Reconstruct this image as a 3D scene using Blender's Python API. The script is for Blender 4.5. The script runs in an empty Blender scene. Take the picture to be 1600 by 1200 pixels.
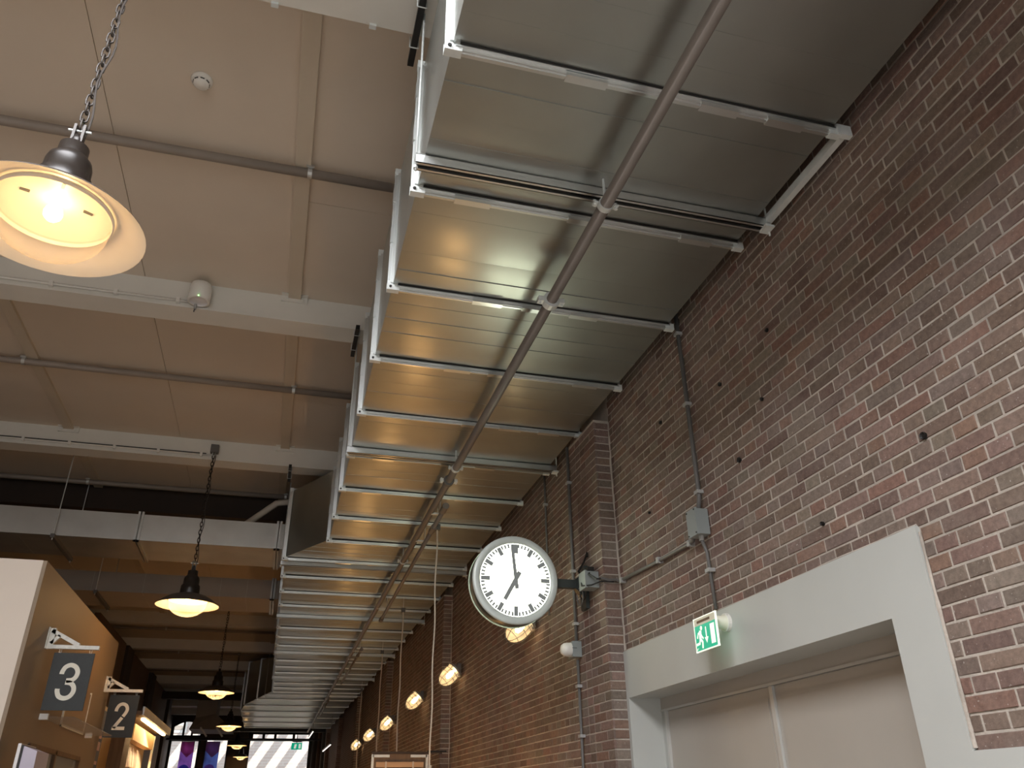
import bpy, math, random
from mathutils import Vector, Matrix
random.seed(7)
PI = math.pi
scene = bpy.context.scene
col = scene.collection

# ------------------------------------------------------------------ camera
cam_d = bpy.data.cameras.new('camera')
cam = bpy.data.objects.new('camera', cam_d)
col.objects.link(cam)
YAW, PITCH, ROLL, FPX = -0.27744955, 0.48755449, -0.0146067, 1241.23
CAMR = Matrix.Rotation(YAW, 3, 'Z') @ Matrix.Rotation(PI / 2 + PITCH, 3, 'X') @ Matrix.Rotation(ROLL, 3, 'Z')
CAMP = Vector((0, 0, 1.6))
cam.matrix_world = Matrix.Translation(CAMP) @ CAMR.to_4x4()
cam_d.sensor_fit = 'HORIZONTAL'
cam_d.sensor_width = 36
cam_d.lens = 36 * FPX / 1600
cam_d.clip_start = 0.02
cam_d.clip_end = 200
scene.camera = cam

# ------------------------------------------------------------------ world, sun, large lights, exposure
world = bpy.data.worlds.new('world')
scene.world = world
world.use_nodes = True
bg = world.node_tree.nodes['Background']
bg.inputs[0].default_value = (0.80, 0.90, 1.0, 1)
bg.inputs[1].default_value = 1.0

def light(name, kind, loc, energy, color, rot=None, size=None, size_y=None, radius=None):
    d = bpy.data.lights.new(name, kind)
    d.energy = energy
    d.color = color
    if size:
        d.shape = 'RECTANGLE'
        d.size = size
        d.size_y = size_y or size
    if radius is not None:
        d.shadow_soft_size = radius
    o = bpy.data.objects.new(name, d)
    o.location = loc
    if rot:
        o.rotation_euler = rot
    col.objects.link(o)
    return o

sun = light('sun', 'SUN', (0, 0, 20), 3.6, (1.0, 0.95, 0.85))
sun.data.angle = 0.009
sun.rotation_euler = Vector((-0.42, 0.62, -0.66)).to_track_quat('-Z', 'Y').to_euler()
# daylight of the glazed entrance front behind the photographer
light('daylight_entrance', 'AREA', (-2.6, -7.5, 1.8), 95, (0.90, 0.96, 1.0), (math.radians(90), 0, 0), 8.0, 3.0)
# rooflight behind the photographer, left of the air duct
light('rooflight', 'AREA', (-1.75, -1.4, 5.86), 500, (0.97, 0.97, 1.0), (0, 0, 0), 2.8, 6.5)
# added unseen warm lights below the view, giving the duct its orange reflections
for yy in (8.0, 10.8, 14.0, 18.0, 22.0):
    light('added_warm_light', 'POINT', (1.5, yy, 1.35), 9, (1.0, 0.52, 0.18), radius=0.12)

vs = scene.view_settings
vs.view_transform = 'Standard'
vs.look = 'None'
vs.gamma = 1.0
vs.use_curve_mapping = False
vs.exposure = 1.0

# ------------------------------------------------------------------ materials
def nodes_of(m):
    m.use_nodes = True
    return m.node_tree.nodes, m.node_tree.links

def mat(name, c, rough=0.5, metal=0.0, var=0.12, scale=6.0, bump=0.0, bscale=80.0, emit=None, estr=0.0, trans=0.0, aniso=0.0, stretch=(1, 1, 1), spec=0.5):
    m = bpy.data.materials.new(name)
    n, l = nodes_of(m)
    b = n['Principled BSDF']
    b.inputs['Metallic'].default_value = metal
    b.inputs['Specular IOR Level'].default_value = spec
    b.inputs['Transmission Weight'].default_value = trans
    b.inputs['Anisotropic'].default_value = aniso
    tc = n.new('ShaderNodeTexCoord')
    mp = n.new('ShaderNodeMapping')
    mp.inputs['Scale'].default_value = stretch
    l.new(tc.outputs['Object'], mp.inputs['Vector'])
    nz = n.new('ShaderNodeTexNoise')
    nz.inputs['Scale'].default_value = scale
    nz.inputs['Detail'].default_value = 5
    l.new(mp.outputs[0], nz.inputs['Vector'])
    r = n.new('ShaderNodeValToRGB')
    r.color_ramp.elements[0].position = 0.3
    r.color_ramp.elements[1].position = 0.7
    r.color_ramp.elements[0].color = (*[max(0, v * (1 - var)) for v in c], 1)
    r.color_ramp.elements[1].color = (*[min(1, v * (1 + var)) for v in c], 1)
    l.new(nz.outputs['Fac'], r.inputs[0])
    l.new(r.outputs[0], b.inputs['Base Color'])
    mr = n.new('ShaderNodeMapRange')
    mr.inputs['To Min'].default_value = max(0.02, rough - 0.06)
    mr.inputs['To Max'].default_value = min(1, rough + 0.06)
    l.new(nz.outputs['Fac'], mr.inputs['Value'])
    l.new(mr.outputs[0], b.inputs['Roughness'])
    if bump:
        n2 = n.new('ShaderNodeTexNoise')
        n2.inputs['Scale'].default_value = bscale
        n2.inputs['Detail'].default_value = 4
        l.new(mp.outputs[0], n2.inputs['Vector'])
        bp = n.new('ShaderNodeBump')
        bp.inputs['Strength'].default_value = bump
        bp.inputs['Distance'].default_value = 0.01
        l.new(n2.outputs['Fac'], bp.inputs['Height'])
        l.new(bp.outputs[0], b.inputs['Normal'])
    if emit:
        b.inputs['Emission Color'].default_value = (*emit, 1)
        b.inputs['Emission Strength'].default_value = estr
    return m

def galv_mat(name, c, rough, scale):
    """galvanised sheet: zinc spangle and faint rolling streaks"""
    m = mat(name, c, rough, 1.0, 0.06, 3.0, 0.0)
    n, l = m.node_tree.nodes, m.node_tree.links
    b = n['Principled BSDF']
    tc = n.new('ShaderNodeTexCoord')
    mp = n.new('ShaderNodeMapping')
    mp.inputs['Scale'].default_value = (2.0, 60.0, 60.0)
    l.new(tc.outputs['Object'], mp.inputs['Vector'])
    nz = n.new('ShaderNodeTexNoise')
    nz.inputs['Scale'].default_value = scale
    nz.inputs['Detail'].default_value = 3
    l.new(mp.outputs[0], nz.inputs['Vector'])
    bp = n.new('ShaderNodeBump')
    bp.inputs['Strength'].default_value = 0.012
    bp.inputs['Distance'].default_value = 0.002
    l.new(nz.outputs['Fac'], bp.inputs['Height'])
    l.new(bp.outputs[0], b.inputs['Normal'])
    b2 = n.new('ShaderNodeBsdfPrincipled')
    b2.inputs['Metallic'].default_value = 1.0
    b2.inputs['Base Color'].default_value = (*c, 1)
    b2.inputs['Roughness'].default_value = max(0.1, rough - 0.26)
    l.new(bp.outputs[0], b2.inputs['Normal'])
    mx = n.new('ShaderNodeMixShader')
    mx.inputs[0].default_value = 0.22
    l.new(b.outputs[0], mx.inputs[1])
    l.new(b2.outputs[0], mx.inputs[2])
    l.new(mx.outputs[0], n['Material Output'].inputs['Surface'])
    return m

def brick_mat(name, per_object):
    m = bpy.data.materials.new(name)
    n, l = nodes_of(m)
    b = n['Principled BSDF']
    b.inputs['Roughness'].default_value = 0.85
    b.inputs['Specular IOR Level'].default_value = 0.25
    if per_object:
        src = n.new('ShaderNodeObjectInfo').outputs['Color']
    else:
        a = n.new('ShaderNodeAttribute')
        a.attribute_name = 'tint'
        src = a.outputs['Color']
    geo = n.new('ShaderNodeNewGeometry')
    n1 = n.new('ShaderNodeTexNoise')
    n1.inputs['Scale'].default_value = 38
    n1.inputs['Detail'].default_value = 6
    n1.inputs['Roughness'].default_value = 0.7
    l.new(geo.outputs['Position'], n1.inputs['Vector'])
    r1 = n.new('ShaderNodeMapRange')
    r1.inputs['From Min'].default_value = 0.3
    r1.inputs['From Max'].default_value = 0.75
    r1.inputs['To Min'].default_value = 0.72
    r1.inputs['To Max'].default_value = 1.25
    l.new(n1.outputs['Fac'], r1.inputs['Value'])
    mul = n.new('ShaderNodeMix')
    mul.data_type = 'RGBA'
    mul.blend_type = 'MULTIPLY'
    mul.inputs[0].default_value = 1
    l.new(src, mul.inputs[6])
    l.new(r1.outputs[0], mul.inputs[7])
    # lime bloom in blotches
    n2 = n.new('ShaderNodeTexNoise')
    n2.inputs['Scale'].default_value = 2.3
    n2.inputs['Detail'].default_value = 7
    n2.inputs['Roughness'].default_value = 0.72
    l.new(geo.outputs['Position'], n2.inputs['Vector'])
    r2 = n.new('ShaderNodeMapRange')
    r2.inputs['From Min'].default_value = 0.48
    r2.inputs['From Max'].default_value = 0.78
    r2.inputs['To Max'].default_value = 0.55
    l.new(n2.outputs['Fac'], r2.inputs['Value'])
    mx = n.new('ShaderNodeMix')
    mx.data_type = 'RGBA'
    l.new(r2.outputs[0], mx.inputs[0])
    l.new(mul.outputs[2], mx.inputs[6])
    mx.inputs[7].default_value = (0.30, 0.25, 0.215, 1)
    # fine white specks of splashed mortar
    n3 = n.new('ShaderNodeTexNoise')
    n3.inputs['Scale'].default_value = 95
    n3.inputs['Detail'].default_value = 2
    l.new(geo.outputs['Position'], n3.inputs['Vector'])
    r3 = n.new('ShaderNodeMapRange')
    r3.inputs['From Min'].default_value = 0.69
    r3.inputs['From Max'].default_value = 0.74
    r3.inputs['To Max'].default_value = 0.7
    l.new(n3.outputs['Fac'], r3.inputs['Value'])
    mx2 = n.new('ShaderNodeMix')
    mx2.data_type = 'RGBA'
    l.new(r3.outputs[0], mx2.inputs[0])
    l.new(mx.outputs[2], mx2.inputs[6])
    mx2.inputs[7].default_value = (0.5, 0.46, 0.42, 1)
    l.new(mx2.outputs[2], b.inputs['Base Color'])
    bp = n.new('ShaderNodeBump')
    bp.inputs['Strength'].default_value = 0.55
    bp.inputs['Distance'].default_value = 0.006
    l.new(n1.outputs['Fac'], bp.inputs['Height'])
    l.new(bp.outputs[0], b.inputs['Normal'])
    return m

def brick_tex_mat(name, c1, c2, cm, sx=1.0):
    """far masonry, pieces too small to tell apart"""
    m = bpy.data.materials.new(name)
    n, l = nodes_of(m)
    b = n['Principled BSDF']
    b.inputs['Roughness'].default_value = 0.85
    tc = n.new('ShaderNodeTexCoord')
    sep = n.new('ShaderNodeSeparateXYZ')
    l.new(tc.outputs['Object'], sep.inputs[0])
    add = n.new('ShaderNodeMath')
    l.new(sep.outputs['X'], add.inputs[0])
    l.new(sep.outputs['Y'], add.inputs[1])
    cb = n.new('ShaderNodeCombineXYZ')
    l.new(add.outputs[0], cb.inputs[0])
    l.new(sep.outputs['Z'], cb.inputs[1])
    t = n.new('ShaderNodeTexBrick')
    t.inputs['Scale'].default_value = 1
    t.inputs['Brick Width'].default_value = 0.24 * sx
    t.inputs['Row Height'].default_value = 0.0645 * sx
    t.inputs['Mortar Size'].default_value = 0.006 * sx
    t.inputs['Color1'].default_value = (*c1, 1)
    t.inputs['Color2'].default_value = (*c2, 1)
    t.inputs['Mortar'].default_value = (*cm, 1)
    l.new(cb.outputs[0], t.inputs['Vector'])
    l.new(t.outputs['Color'], b.inputs['Base Color'])
    return m

def glass_mat(name, tint, opac, rough=0.05, emit=None, estr=0):
    """thin glass: mostly see-through, a little gloss and bloom"""
    m = bpy.data.materials.new(name)
    n, l = nodes_of(m)
    b = n['Principled BSDF']
    b.inputs['Base Color'].default_value = (*tint, 1)
    b.inputs['Roughness'].default_value = rough
    if emit:
        b.inputs['Emission Color'].default_value = (*emit, 1)
        b.inputs['Emission Strength'].default_value = estr
    tr = n.new('ShaderNodeBsdfTransparent')
    fr = n.new('ShaderNodeLayerWeight')
    fr.inputs['Blend'].default_value = 0.35
    mr = n.new('ShaderNodeMapRange')
    mr.inputs['To Min'].default_value = opac
    mr.inputs['To Max'].default_value = min(1, opac + 0.55)
    l.new(fr.outputs['Facing'], mr.inputs['Value'])
    mx = n.new('ShaderNodeMixShader')
    l.new(mr.outputs[0], mx.inputs[0])
    l.new(tr.outputs[0], mx.inputs[1])
    l.new(b.outputs[0], mx.inputs[2])
    l.new(mx.outputs[0], n['Material Output'].inputs['Surface'])
    return m

M = {}
M['galv'] = galv_mat('galvanised_sheet', (0.45, 0.475, 0.455), 0.46, 6.0)
M['galv_bright'] = galv_mat('galvanised_flange', (0.74, 0.77, 0.77), 0.42, 6.0)
M['galv_side'] = mat('galvanised_side', (0.60, 0.60, 0.58), 0.5, 0.85, 0.10, 2.2)
M['zinc'] = mat('zinc_plate', (0.72, 0.76, 0.75), 0.45, 0.25, 0.06, 20)
M['steel_dark'] = mat('black_steel', (0.018, 0.017, 0.016), 0.45, 0.3, 0.2, 10)
M['ceil'] = mat('ceiling_board', (0.70, 0.61, 0.505), 0.85, 0, 0.035, 1.1, 0.06, 30)
M['ceil_gap'] = mat('ceiling_gap', (0.30, 0.24, 0.19), 0.9, 0, 0.1)
M['batten'] = mat('batten_board', (0.63, 0.55, 0.44), 0.75, 0, 0.04, 2)
M['beam'] = mat('white_painted_steel', (0.74, 0.72, 0.66), 0.6, 0, 0.04, 2.5, 0.05, 15)
M['beam_dark'] = mat('dark_brown_steel', (0.035, 0.02, 0.012), 0.7, 0, 0.2, 3)
M['white'] = mat('white_enamel_paint', (0.8, 0.78, 0.73), 0.4, 0, 0.03, 8)
M['pipe_ceil'] = mat('grey_ceiling_pipe', (0.30, 0.255, 0.22), 0.5, 0.1, 0.06, 5)
M['pipe'] = mat('grey_brown_pipe_paint', (0.20, 0.175, 0.155), 0.45, 0.1, 0.07, 6)
M['mortar'] = mat('lime_mortar', (0.46, 0.41, 0.355), 0.95, 0, 0.22, 5, 0.6, 60)
M['brick'] = brick_mat('brick_single', True)
M['brick_rest'] = brick_mat('brick_rest', False)
M['brick_far'] = brick_tex_mat('brick_far', (0.20, 0.115, 0.085), (0.25, 0.15, 0.115), (0.36, 0.30, 0.25))
M['brick_out'] = brick_tex_mat('brick_outside', (0.62, 0.50, 0.44), (0.70, 0.58, 0.51), (0.75, 0.70, 0.65), 2.5)
M['concrete'] = mat('grey_painted_frame', (0.50, 0.515, 0.49), 0.55, 0, 0.03, 2.5, 0.04, 25)
M['door'] = mat('taupe_door_paint', (0.44, 0.41, 0.365), 0.33, 0.0, 0.05, 1.4)
M['door_trim'] = mat('door_edge_strip', (0.62, 0.62, 0.59), 0.35, 0.3, 0.04, 6)
M['floor'] = mat('floor_stone', (0.27, 0.23, 0.19), 0.5, 0, 0.15, 1.5)
M['conduit'] = mat('grey_plastic_conduit', (0.135, 0.13, 0.125), 0.5, 0, 0.06, 8)
M['greybox'] = mat('grey_plastic_box', (0.27, 0.30, 0.295), 0.45, 0, 0.04, 8)
M['clip'] = mat('pale_plastic_clip', (0.38, 0.38, 0.37), 0.5, 0, 0.05, 8)
M['clock_ring'] = mat('pale_green_grey_lacquer', (0.60, 0.66, 0.63), 0.4, 0.1, 0.03, 5)
M['clock_body'] = mat('dark_green_grey_lacquer', (0.055, 0.065, 0.062), 0.35, 0.2, 0.05, 5)
M['clock_face'] = mat('lit_clock_dial', (0.9, 0.92, 0.88), 0.4, 0, 0.0, 3, emit=(0.95, 1.0, 0.74), estr=3.6)
M['clock_ink'] = mat('dial_ink', (0.03, 0.035, 0.035), 0.5, 0, 0.05, emit=(0.5, 0.52, 0.5), estr=0.15)
M['clock_faint'] = mat('dial_faint_print', (0.3, 0.3, 0.29), 0.5, 0, 0.05, emit=(0.9, 0.92, 0.85), estr=0.75)
M['exit_green'] = mat('exit_green', (0.0, 0.30, 0.17), 0.4, 0, 0.02, emit=(0.0, 0.42, 0.25), estr=0.35)
M['exit_white'] = mat('exit_white', (0.85, 0.88, 0.80), 0.4, 0, 0.02, emit=(0.95, 1.0, 0.85), estr=0.3)
M['exit_glass'] = glass_mat('exit_clear_plate', (0.9, 0.95, 0.88), 0.25)
M['exit_body'] = mat('exit_cream_plastic', (0.78, 0.77, 0.62), 0.45, 0, 0.03)
M['lamp_black'] = mat('black_enamel', (0.016, 0.012, 0.010), 0.32, 0.0, 0.15, 8)
M['lamp_grey'] = mat('dark_brown_enamel', (0.05, 0.040, 0.034), 0.45, 0.0, 0.15, 8)
M['lamp_inner'] = mat('white_enamel_reflector', (0.84, 0.78, 0.68), 0.35, 0, 0.03, 5)
M['dome'] = glass_mat('clear_lamp_glass', (0.90, 0.82, 0.68), 0.03, 0.04)
M['bulb'] = mat('lamp_filament', (1, 0.8, 0.5), 0.4, 0, 0.0, emit=(1.0, 0.66, 0.28), estr=12)
M['wall_glass'] = glass_mat('wall_lamp_glass', (0.9, 0.8, 0.62), 0.30, 0.25, emit=(1.0, 0.72, 0.42), estr=0.2)
M['wall_bulb'] = mat('wall_lamp_bulb', (1, 0.85, 0.6), 0.4, 0, 0.0, emit=(1.0, 0.72, 0.38), estr=9)
M['wire'] = mat('wire_steel', (0.20, 0.19, 0.17), 0.4, 0.6, 0.1)
M['cable_white'] = mat('pale_cable', (0.62, 0.56, 0.48), 0.6, 0, 0.05)
M['cable_black'] = mat('black_cable', (0.012, 0.012, 0.012), 0.5, 0, 0.1)
M['booth_white'] = mat('booth_white_board', (0.72, 0.63, 0.54), 0.7, 0, 0.03, 1.5)
M['booth_shade_tan'] = mat('booth_shade_tan_board', (0.27, 0.20, 0.135), 0.6, 0, 0.06, 1.2)  # shading of the booth's side face put into this tan
M['tan_panel'] = mat('tan_panel', (0.62, 0.40, 0.19), 0.6, 0, 0.05, 2)
M['wood'] = mat('brown_wood', (0.17, 0.105, 0.06), 0.6, 0, 0.2, 3, 0.1, 20, stretch=(6, 6, 0.6))
M['wood_pale'] = mat('pale_wood', (0.52, 0.34, 0.20), 0.55, 0, 0.12, 3, stretch=(0.6, 6, 6))
M['wood_dark'] = mat('dark_wood', (0.05, 0.03, 0.018), 0.6, 0, 0.2, 3)
M['sign_slate'] = mat('slate_sign_board', (0.018, 0.020, 0.019), 0.55, 0, 0.25, 7, 0.1, 40)
M['sign_white'] = mat('sign_numeral_paint', (0.78, 0.74, 0.63), 0.55, 0, 0.05, 9)
M['sign_white2'] = mat('sign_numeral_paint_shaded', (0.66, 0.65, 0.60), 0.55, 0, 0.05, 9)
M['bracket'] = mat('white_bracket_paint', (0.74, 0.73, 0.67), 0.5, 0, 0.12, 30)
M['dark_iron'] = mat('dark_window_iron', (0.022, 0.022, 0.023), 0.5, 0.1, 0.15, 5)
M['pane'] = glass_mat('window_pane', (0.8, 0.85, 0.9), 0.06)
M['led'] = mat('warm_led_tube', (1, 0.85, 0.6), 0.4, 0, 0.0, emit=(1.0, 0.70, 0.34), estr=9)
M['led_white'] = mat('white_led_tube', (1, 0.95, 0.9), 0.4, 0, 0.0, emit=(1.0, 0.92, 0.82), estr=0.9)
M['led_green'] = mat('green_pilot_light', (0.3, 1, 0.3), 0.4, 0, 0.0, emit=(0.35, 1.0, 0.2), estr=4)
M['navy'] = mat('navy_print', (0.03, 0.028, 0.075), 0.5, 0, 0.1, 6)
M['pink'] = mat('pink_print', (0.55, 0.30, 0.30), 0.5, 0, 0.1, 6)
M['screen_white'] = mat('white_screen_case', (0.72, 0.70, 0.70), 0.35, 0, 0.04, 6)
M['lilac'] = mat('lilac_plastic', (0.50, 0.46, 0.55), 0.4, 0, 0.05, 6)
def sheer_mat(name, c):
    m = mat(name, c, 0.6, 0, 0.35, 1.6)
    n, l = m.node_tree.nodes, m.node_tree.links
    tl = n.new('ShaderNodeBsdfTranslucent')
    l.new(n['Color Ramp'].outputs[0], tl.inputs['Color'])
    mx = n.new('ShaderNodeMixShader')
    mx.inputs[0].default_value = 0.75
    l.new(n['Principled BSDF'].outputs[0], mx.inputs[1])
    l.new(tl.outputs[0], mx.inputs[2])
    l.new(mx.outputs[0], n['Material Output'].inputs['Surface'])
    return m
M['poster_violet'] = sheer_mat('poster_violet', (0.55, 0.36, 0.80))
M['poster_red'] = sheer_mat('poster_red', (0.85, 0.40, 0.48))
M['poster_blue'] = sheer_mat('poster_blue', (0.32, 0.42, 0.85))
M['foliage'] = mat('foliage', (0.10, 0.16, 0.05), 0.7, 0, 0.4, 9)
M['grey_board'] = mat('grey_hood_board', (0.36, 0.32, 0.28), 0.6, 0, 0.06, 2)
M['pub'] = [mat('cover_%d' % i, c, 0.5, 0, 0.2, 14) for i, c in enumerate([(0.62, 0.5, 0.46), (0.5, 0.36, 0.34), (0.66, 0.58, 0.55), (0.36, 0.26, 0.24), (0.55, 0.5, 0.44)])]

# ------------------------------------------------------------------ mesh helpers
ORG = {}

class MB:
    def __init__(s):
        s.v, s.f = [], []

    def quadbox(s, p):
        """8 points: bottom loop 0-3, top loop 4-7"""
        b = len(s.v)
        s.v += [tuple(q) for q in p]
        for f in ((3, 2, 1, 0), (4, 5, 6, 7), (0, 1, 5, 4), (1, 2, 6, 5), (2, 3, 7, 6), (3, 0, 4, 7)):
            s.f.append(tuple(b + i for i in f))
        return s

    def box(s, x0, x1, y0, y1, z0, z1):
        return s.quadbox([(x0, y0, z0), (x1, y0, z0), (x1, y1, z0), (x0, y1, z0), (x0, y0, z1), (x1, y0, z1), (x1, y1, z1), (x0, y1, z1)])

    def bar(s, a, b, w, h=None, up=(0, 0, 1)):
        a, b = Vector(a), Vector(b)
        d = (b - a).normalized()
        u = Vector(up)
        if abs(d.dot(u)) > 0.98:
            u = Vector((1, 0, 0))
        r = d.cross(u).normalized() * (w / 2)
        t = r.cross(d).normalized() * ((h or w) / 2)
        return s.quadbox([a - r - t, a + r - t, b + r - t, b - r - t, a - r + t, a + r + t, b + r + t, b - r + t])

    def tube(s, pts, r, n=10, cap=True, radii=None):
        pts = [Vector(p) for p in pts]
        b = len(s.v)
        prev = None
        for i, p in enumerate(pts):
            d = ((pts[min(i + 1, len(pts) - 1)] - pts[max(i - 1, 0)])).normalized()
            if prev is None:
                u = Vector((0, 0, 1)) if abs(d.z) < 0.9 else Vector((1, 0, 0))
                x = d.cross(u).normalized()
            else:
                x = (prev - d * prev.dot(d)).normalized()
            prev = x
            y = d.cross(x)
            rr = radii[i] if radii else r
            for k in range(n):
                a = 2 * PI * k / n
                s.v.append(tuple(p + x * (math.cos(a) * rr) + y * (math.sin(a) * rr)))
        for i in range(len(pts) - 1):
            for k in range(n):
                k2 = (k + 1) % n
                s.f.append((b + i * n + k, b + i * n + k2, b + (i + 1) * n + k2, b + (i + 1) * n + k))
        if cap:
            s.f.append(tuple(b + k for k in range(n - 1, -1, -1)))
            s.f.append(tuple(b + (len(pts) - 1) * n + k for k in range(n)))
        return s

    def lathe(s, prof, c, ax=(0, 0, 1), n=32):
        """prof: (radius, height) pairs along axis ax from point c"""
        c, ax = Vector(c), Vector(ax).normalized()
        u = Vector((0, 0, 1)) if abs(ax.z) < 0.9 else Vector((1, 0, 0))
        x = ax.cross(u).normalized()
        y = ax.cross(x)
        b = len(s.v)
        for r, h in prof:
            for k in range(n):
                a = 2 * PI * k / n
                s.v.append(tuple(c + ax * h + x * (math.cos(a) * r) + y * (math.sin(a) * r)))
        for i in range(len(prof) - 1):
            for k in range(n):
                k2 = (k + 1) % n
                s.f.append((b + i * n + k, b + i * n + k2, b + (i + 1) * n + k2, b + (i + 1) * n + k))
        return s

    def link(s, c, ax, side, L, W, r, n=12, m=6):
        """oval chain link with centre c, long axis ax, flat direction side"""
        c, ax, side = Vector(c), Vector(ax).normalized(), Vector(side).normalized()
        nrm = ax.cross(side)
        b = len(s.v)
        pts = []
        for i in range(n):
            a = 2 * PI * i / n
            pts.append((side * (math.cos(a) * W) + ax * (math.sin(a) * W + (L - W) * (1 if math.sin(a) > 0.01 else -1 if math.sin(a) < -0.01 else 0)), side * math.cos(a) + ax * math.sin(a)))
        for p, o in pts:
            for k in range(m):
                t = 2 * PI * k / m
                s.v.append(tuple(c + p + o * (math.cos(t) * r) + nrm * (math.sin(t) * r)))
        for i in range(n):
            i2 = (i + 1) % n
            for k in range(m):
                k2 = (k + 1) % m
                s.f.append((b + i * m + k, b + i2 * m + k, b + i2 * m + k2, b + i * m + k2))
        return s

    def prism(s, poly, fn, t):
        """2D polygon mapped by fn(u, v, w), extruded from w=0 to w=t"""
        b, k = len(s.v), len(poly)
        s.v += [tuple(fn(u, v, 0)) for u, v in poly] + [tuple(fn(u, v, t)) for u, v in poly]
        s.f.append(tuple(b + i for i in range(k)))
        s.f.append(tuple(b + k + i for i in range(k - 1, -1, -1)))
        for i in range(k):
            j = (i + 1) % k
            s.f.append((b + i, b + k + i, b + k + j, b + j))
        return s

    def stroke(s, pts, w, fn, t):
        """flat stroke of width w along 2D points, mitred"""
        L, Rr = [], []
        for i, p in enumerate(pts):
            a = Vector(pts[max(i - 1, 0)])
            c = Vector(pts[min(i + 1, len(pts) - 1)])
            q = Vector(p)
            d1 = (q - a).normalized() if i else (c - q).normalized()
            d2 = (c - q).normalized() if i < len(pts) - 1 else d1
            d = (d1 + d2).normalized()
            nn = Vector((-d.y, d.x)) * (w / 2 / max(0.5, d.dot(d1)))
            L.append(q + nn)
            Rr.append(q - nn)
        for i in range(len(pts) - 1):
            s.prism([tuple(L[i]), tuple(Rr[i]), tuple(Rr[i + 1]), tuple(L[i + 1])], fn, t)
        return s

    def mesh(s, name, m, org=(0, 0, 0), smooth=False):
        me = bpy.data.meshes.new(name)
        ox, oy, oz = org
        me.from_pydata([(x - ox, y - oy, z - oz) for x, y, z in s.v], [], s.f)
        me.materials.append(m)
        if smooth:
            me.polygons.foreach_set('use_smooth', [True] * len(me.polygons))
        me.update()
        return me

    def build(s, name, m, parent=None, smooth=False, fix=False):
        org = ORG.get(parent.name, (0, 0, 0)) if parent else (0, 0, 0)
        me = s.mesh(name, m, org, smooth)
        if fix:
            import bmesh
            bm = bmesh.new()
            bm.from_mesh(me)
            bmesh.ops.recalc_face_normals(bm, faces=bm.faces)
            bm.to_mesh(me)
            bm.free()
        o = bpy.data.objects.new(name, me)
        col.objects.link(o)
        if parent:
            o.parent = parent
        ORG[o.name] = org
        return o

def thing(name, label, cat, loc=(0, 0, 0), group=None, kind=None):
    o = bpy.data.objects.new(name, None)
    o.empty_display_size = 0.1
    o.location = loc
    col.objects.link(o)
    ORG[o.name] = tuple(loc)
    tag(o, label, cat, group, kind)
    return o

def tag(o, label=None, cat=None, group=None, kind=None):
    if label: o['label'] = label
    if cat: o['category'] = cat
    if group: o['group'] = group
    if kind: o['kind'] = kind
    return o

def copy_tree(o, loc=None, parent=None):
    c = o.copy()
    col.objects.link(c)
    if parent: c.parent = parent
    if loc is not None: c.location = loc
    ORG[c.name] = tuple(loc) if loc is not None else (0, 0, 0)
    for ch in list(o.children):
        copy_tree(ch, None, c)
    return c

def solo(mb, name, m, label, cat, group=None, smooth=False, base=None):
    """a thing that is one mesh, origin at its base"""
    if base is None:
        xs, ys, zs = zip(*mb.v)
        base = ((min(xs) + max(xs)) / 2, (min(ys) + max(ys)) / 2, min(zs))
    me = mb.mesh(name, m, base, smooth)
    o = bpy.data.objects.new(name, me)
    o.location = base
    col.objects.link(o)
    ORG[o.name] = tuple(base)
    return tag(o, label, cat, group)

D = 2.45          # face of the right-hand brick wall
H = 5.9           # underside of the ceiling boards
YE = 44.0         # far end of the hall
BEAMS = [-0.74, 2.95] + [6.60 + 3.69 * k for k in range(11)]

# ================================================================== SETTING
fl = MB().box(-9, 3.2, -14, YE + 14, -0.2, 0).build('floor', M['floor'])
tag(fl, kind='structure')
wl = MB().box(-9.2, -9, -14, YE, 0, 6.3).build('wall_left', M['wood'])
tag(wl, kind='structure')
wbk = MB().box(-9.2, 3.2, -14.2, -14, 0, 6.3).build('wall_back', M['booth_white'])
tag(wbk, kind='structure')

# ---- ceiling: slab, boards, battens, beams
ceil = MB().box(-9.2, 3.2, -14, YE + 0.4, H + 0.035, H + 0.3).build('ceiling', M['ceil_gap'])
tag(ceil, kind='structure')
XE = [-9.0, -7.95, -6.7, -5.45, -4.18, -2.90, -1.58, -0.255, 1.07, 2.44]
for bi in range(len(BEAMS)):
    y0 = BEAMS[bi] + 0.12
    y1 = BEAMS[bi + 1] + 0.12 if bi + 1 < len(BEAMS) else YE
    for xi in range(len(XE) - 1):
        cuts = [y0, y1]
        if xi >= 7:
            cuts = [y0, y0 + 2.12, y1]
        for a, b in zip(cuts[:-1], cuts[1:]):
            if b - a < 0.1: continue
            g = 0.0025
            MB().box(XE[xi] + g, XE[xi + 1] - g, a + g, b - g, H, H + 0.036).build('ceiling_board', M['ceil'], ceil)
MB().box(-9, 2.44, -14, BEAMS[0] + 0.11, H, H + 0.036).build('ceiling_board', M['ceil'], ceil)
for bi in range(len(BEAMS) - 1):
    for xb, w in ((-0.255, 0.115), (-2.90, 0.115)):
        if xb < -2 and bi > 5: continue
        MB().box(xb - w / 2, xb + w / 2, BEAMS[bi] + 0.25, BEAMS[bi + 1], H - 0.035, H + 0.01).build('batten', M['batten'], ceil)
beam_objs = []
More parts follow.
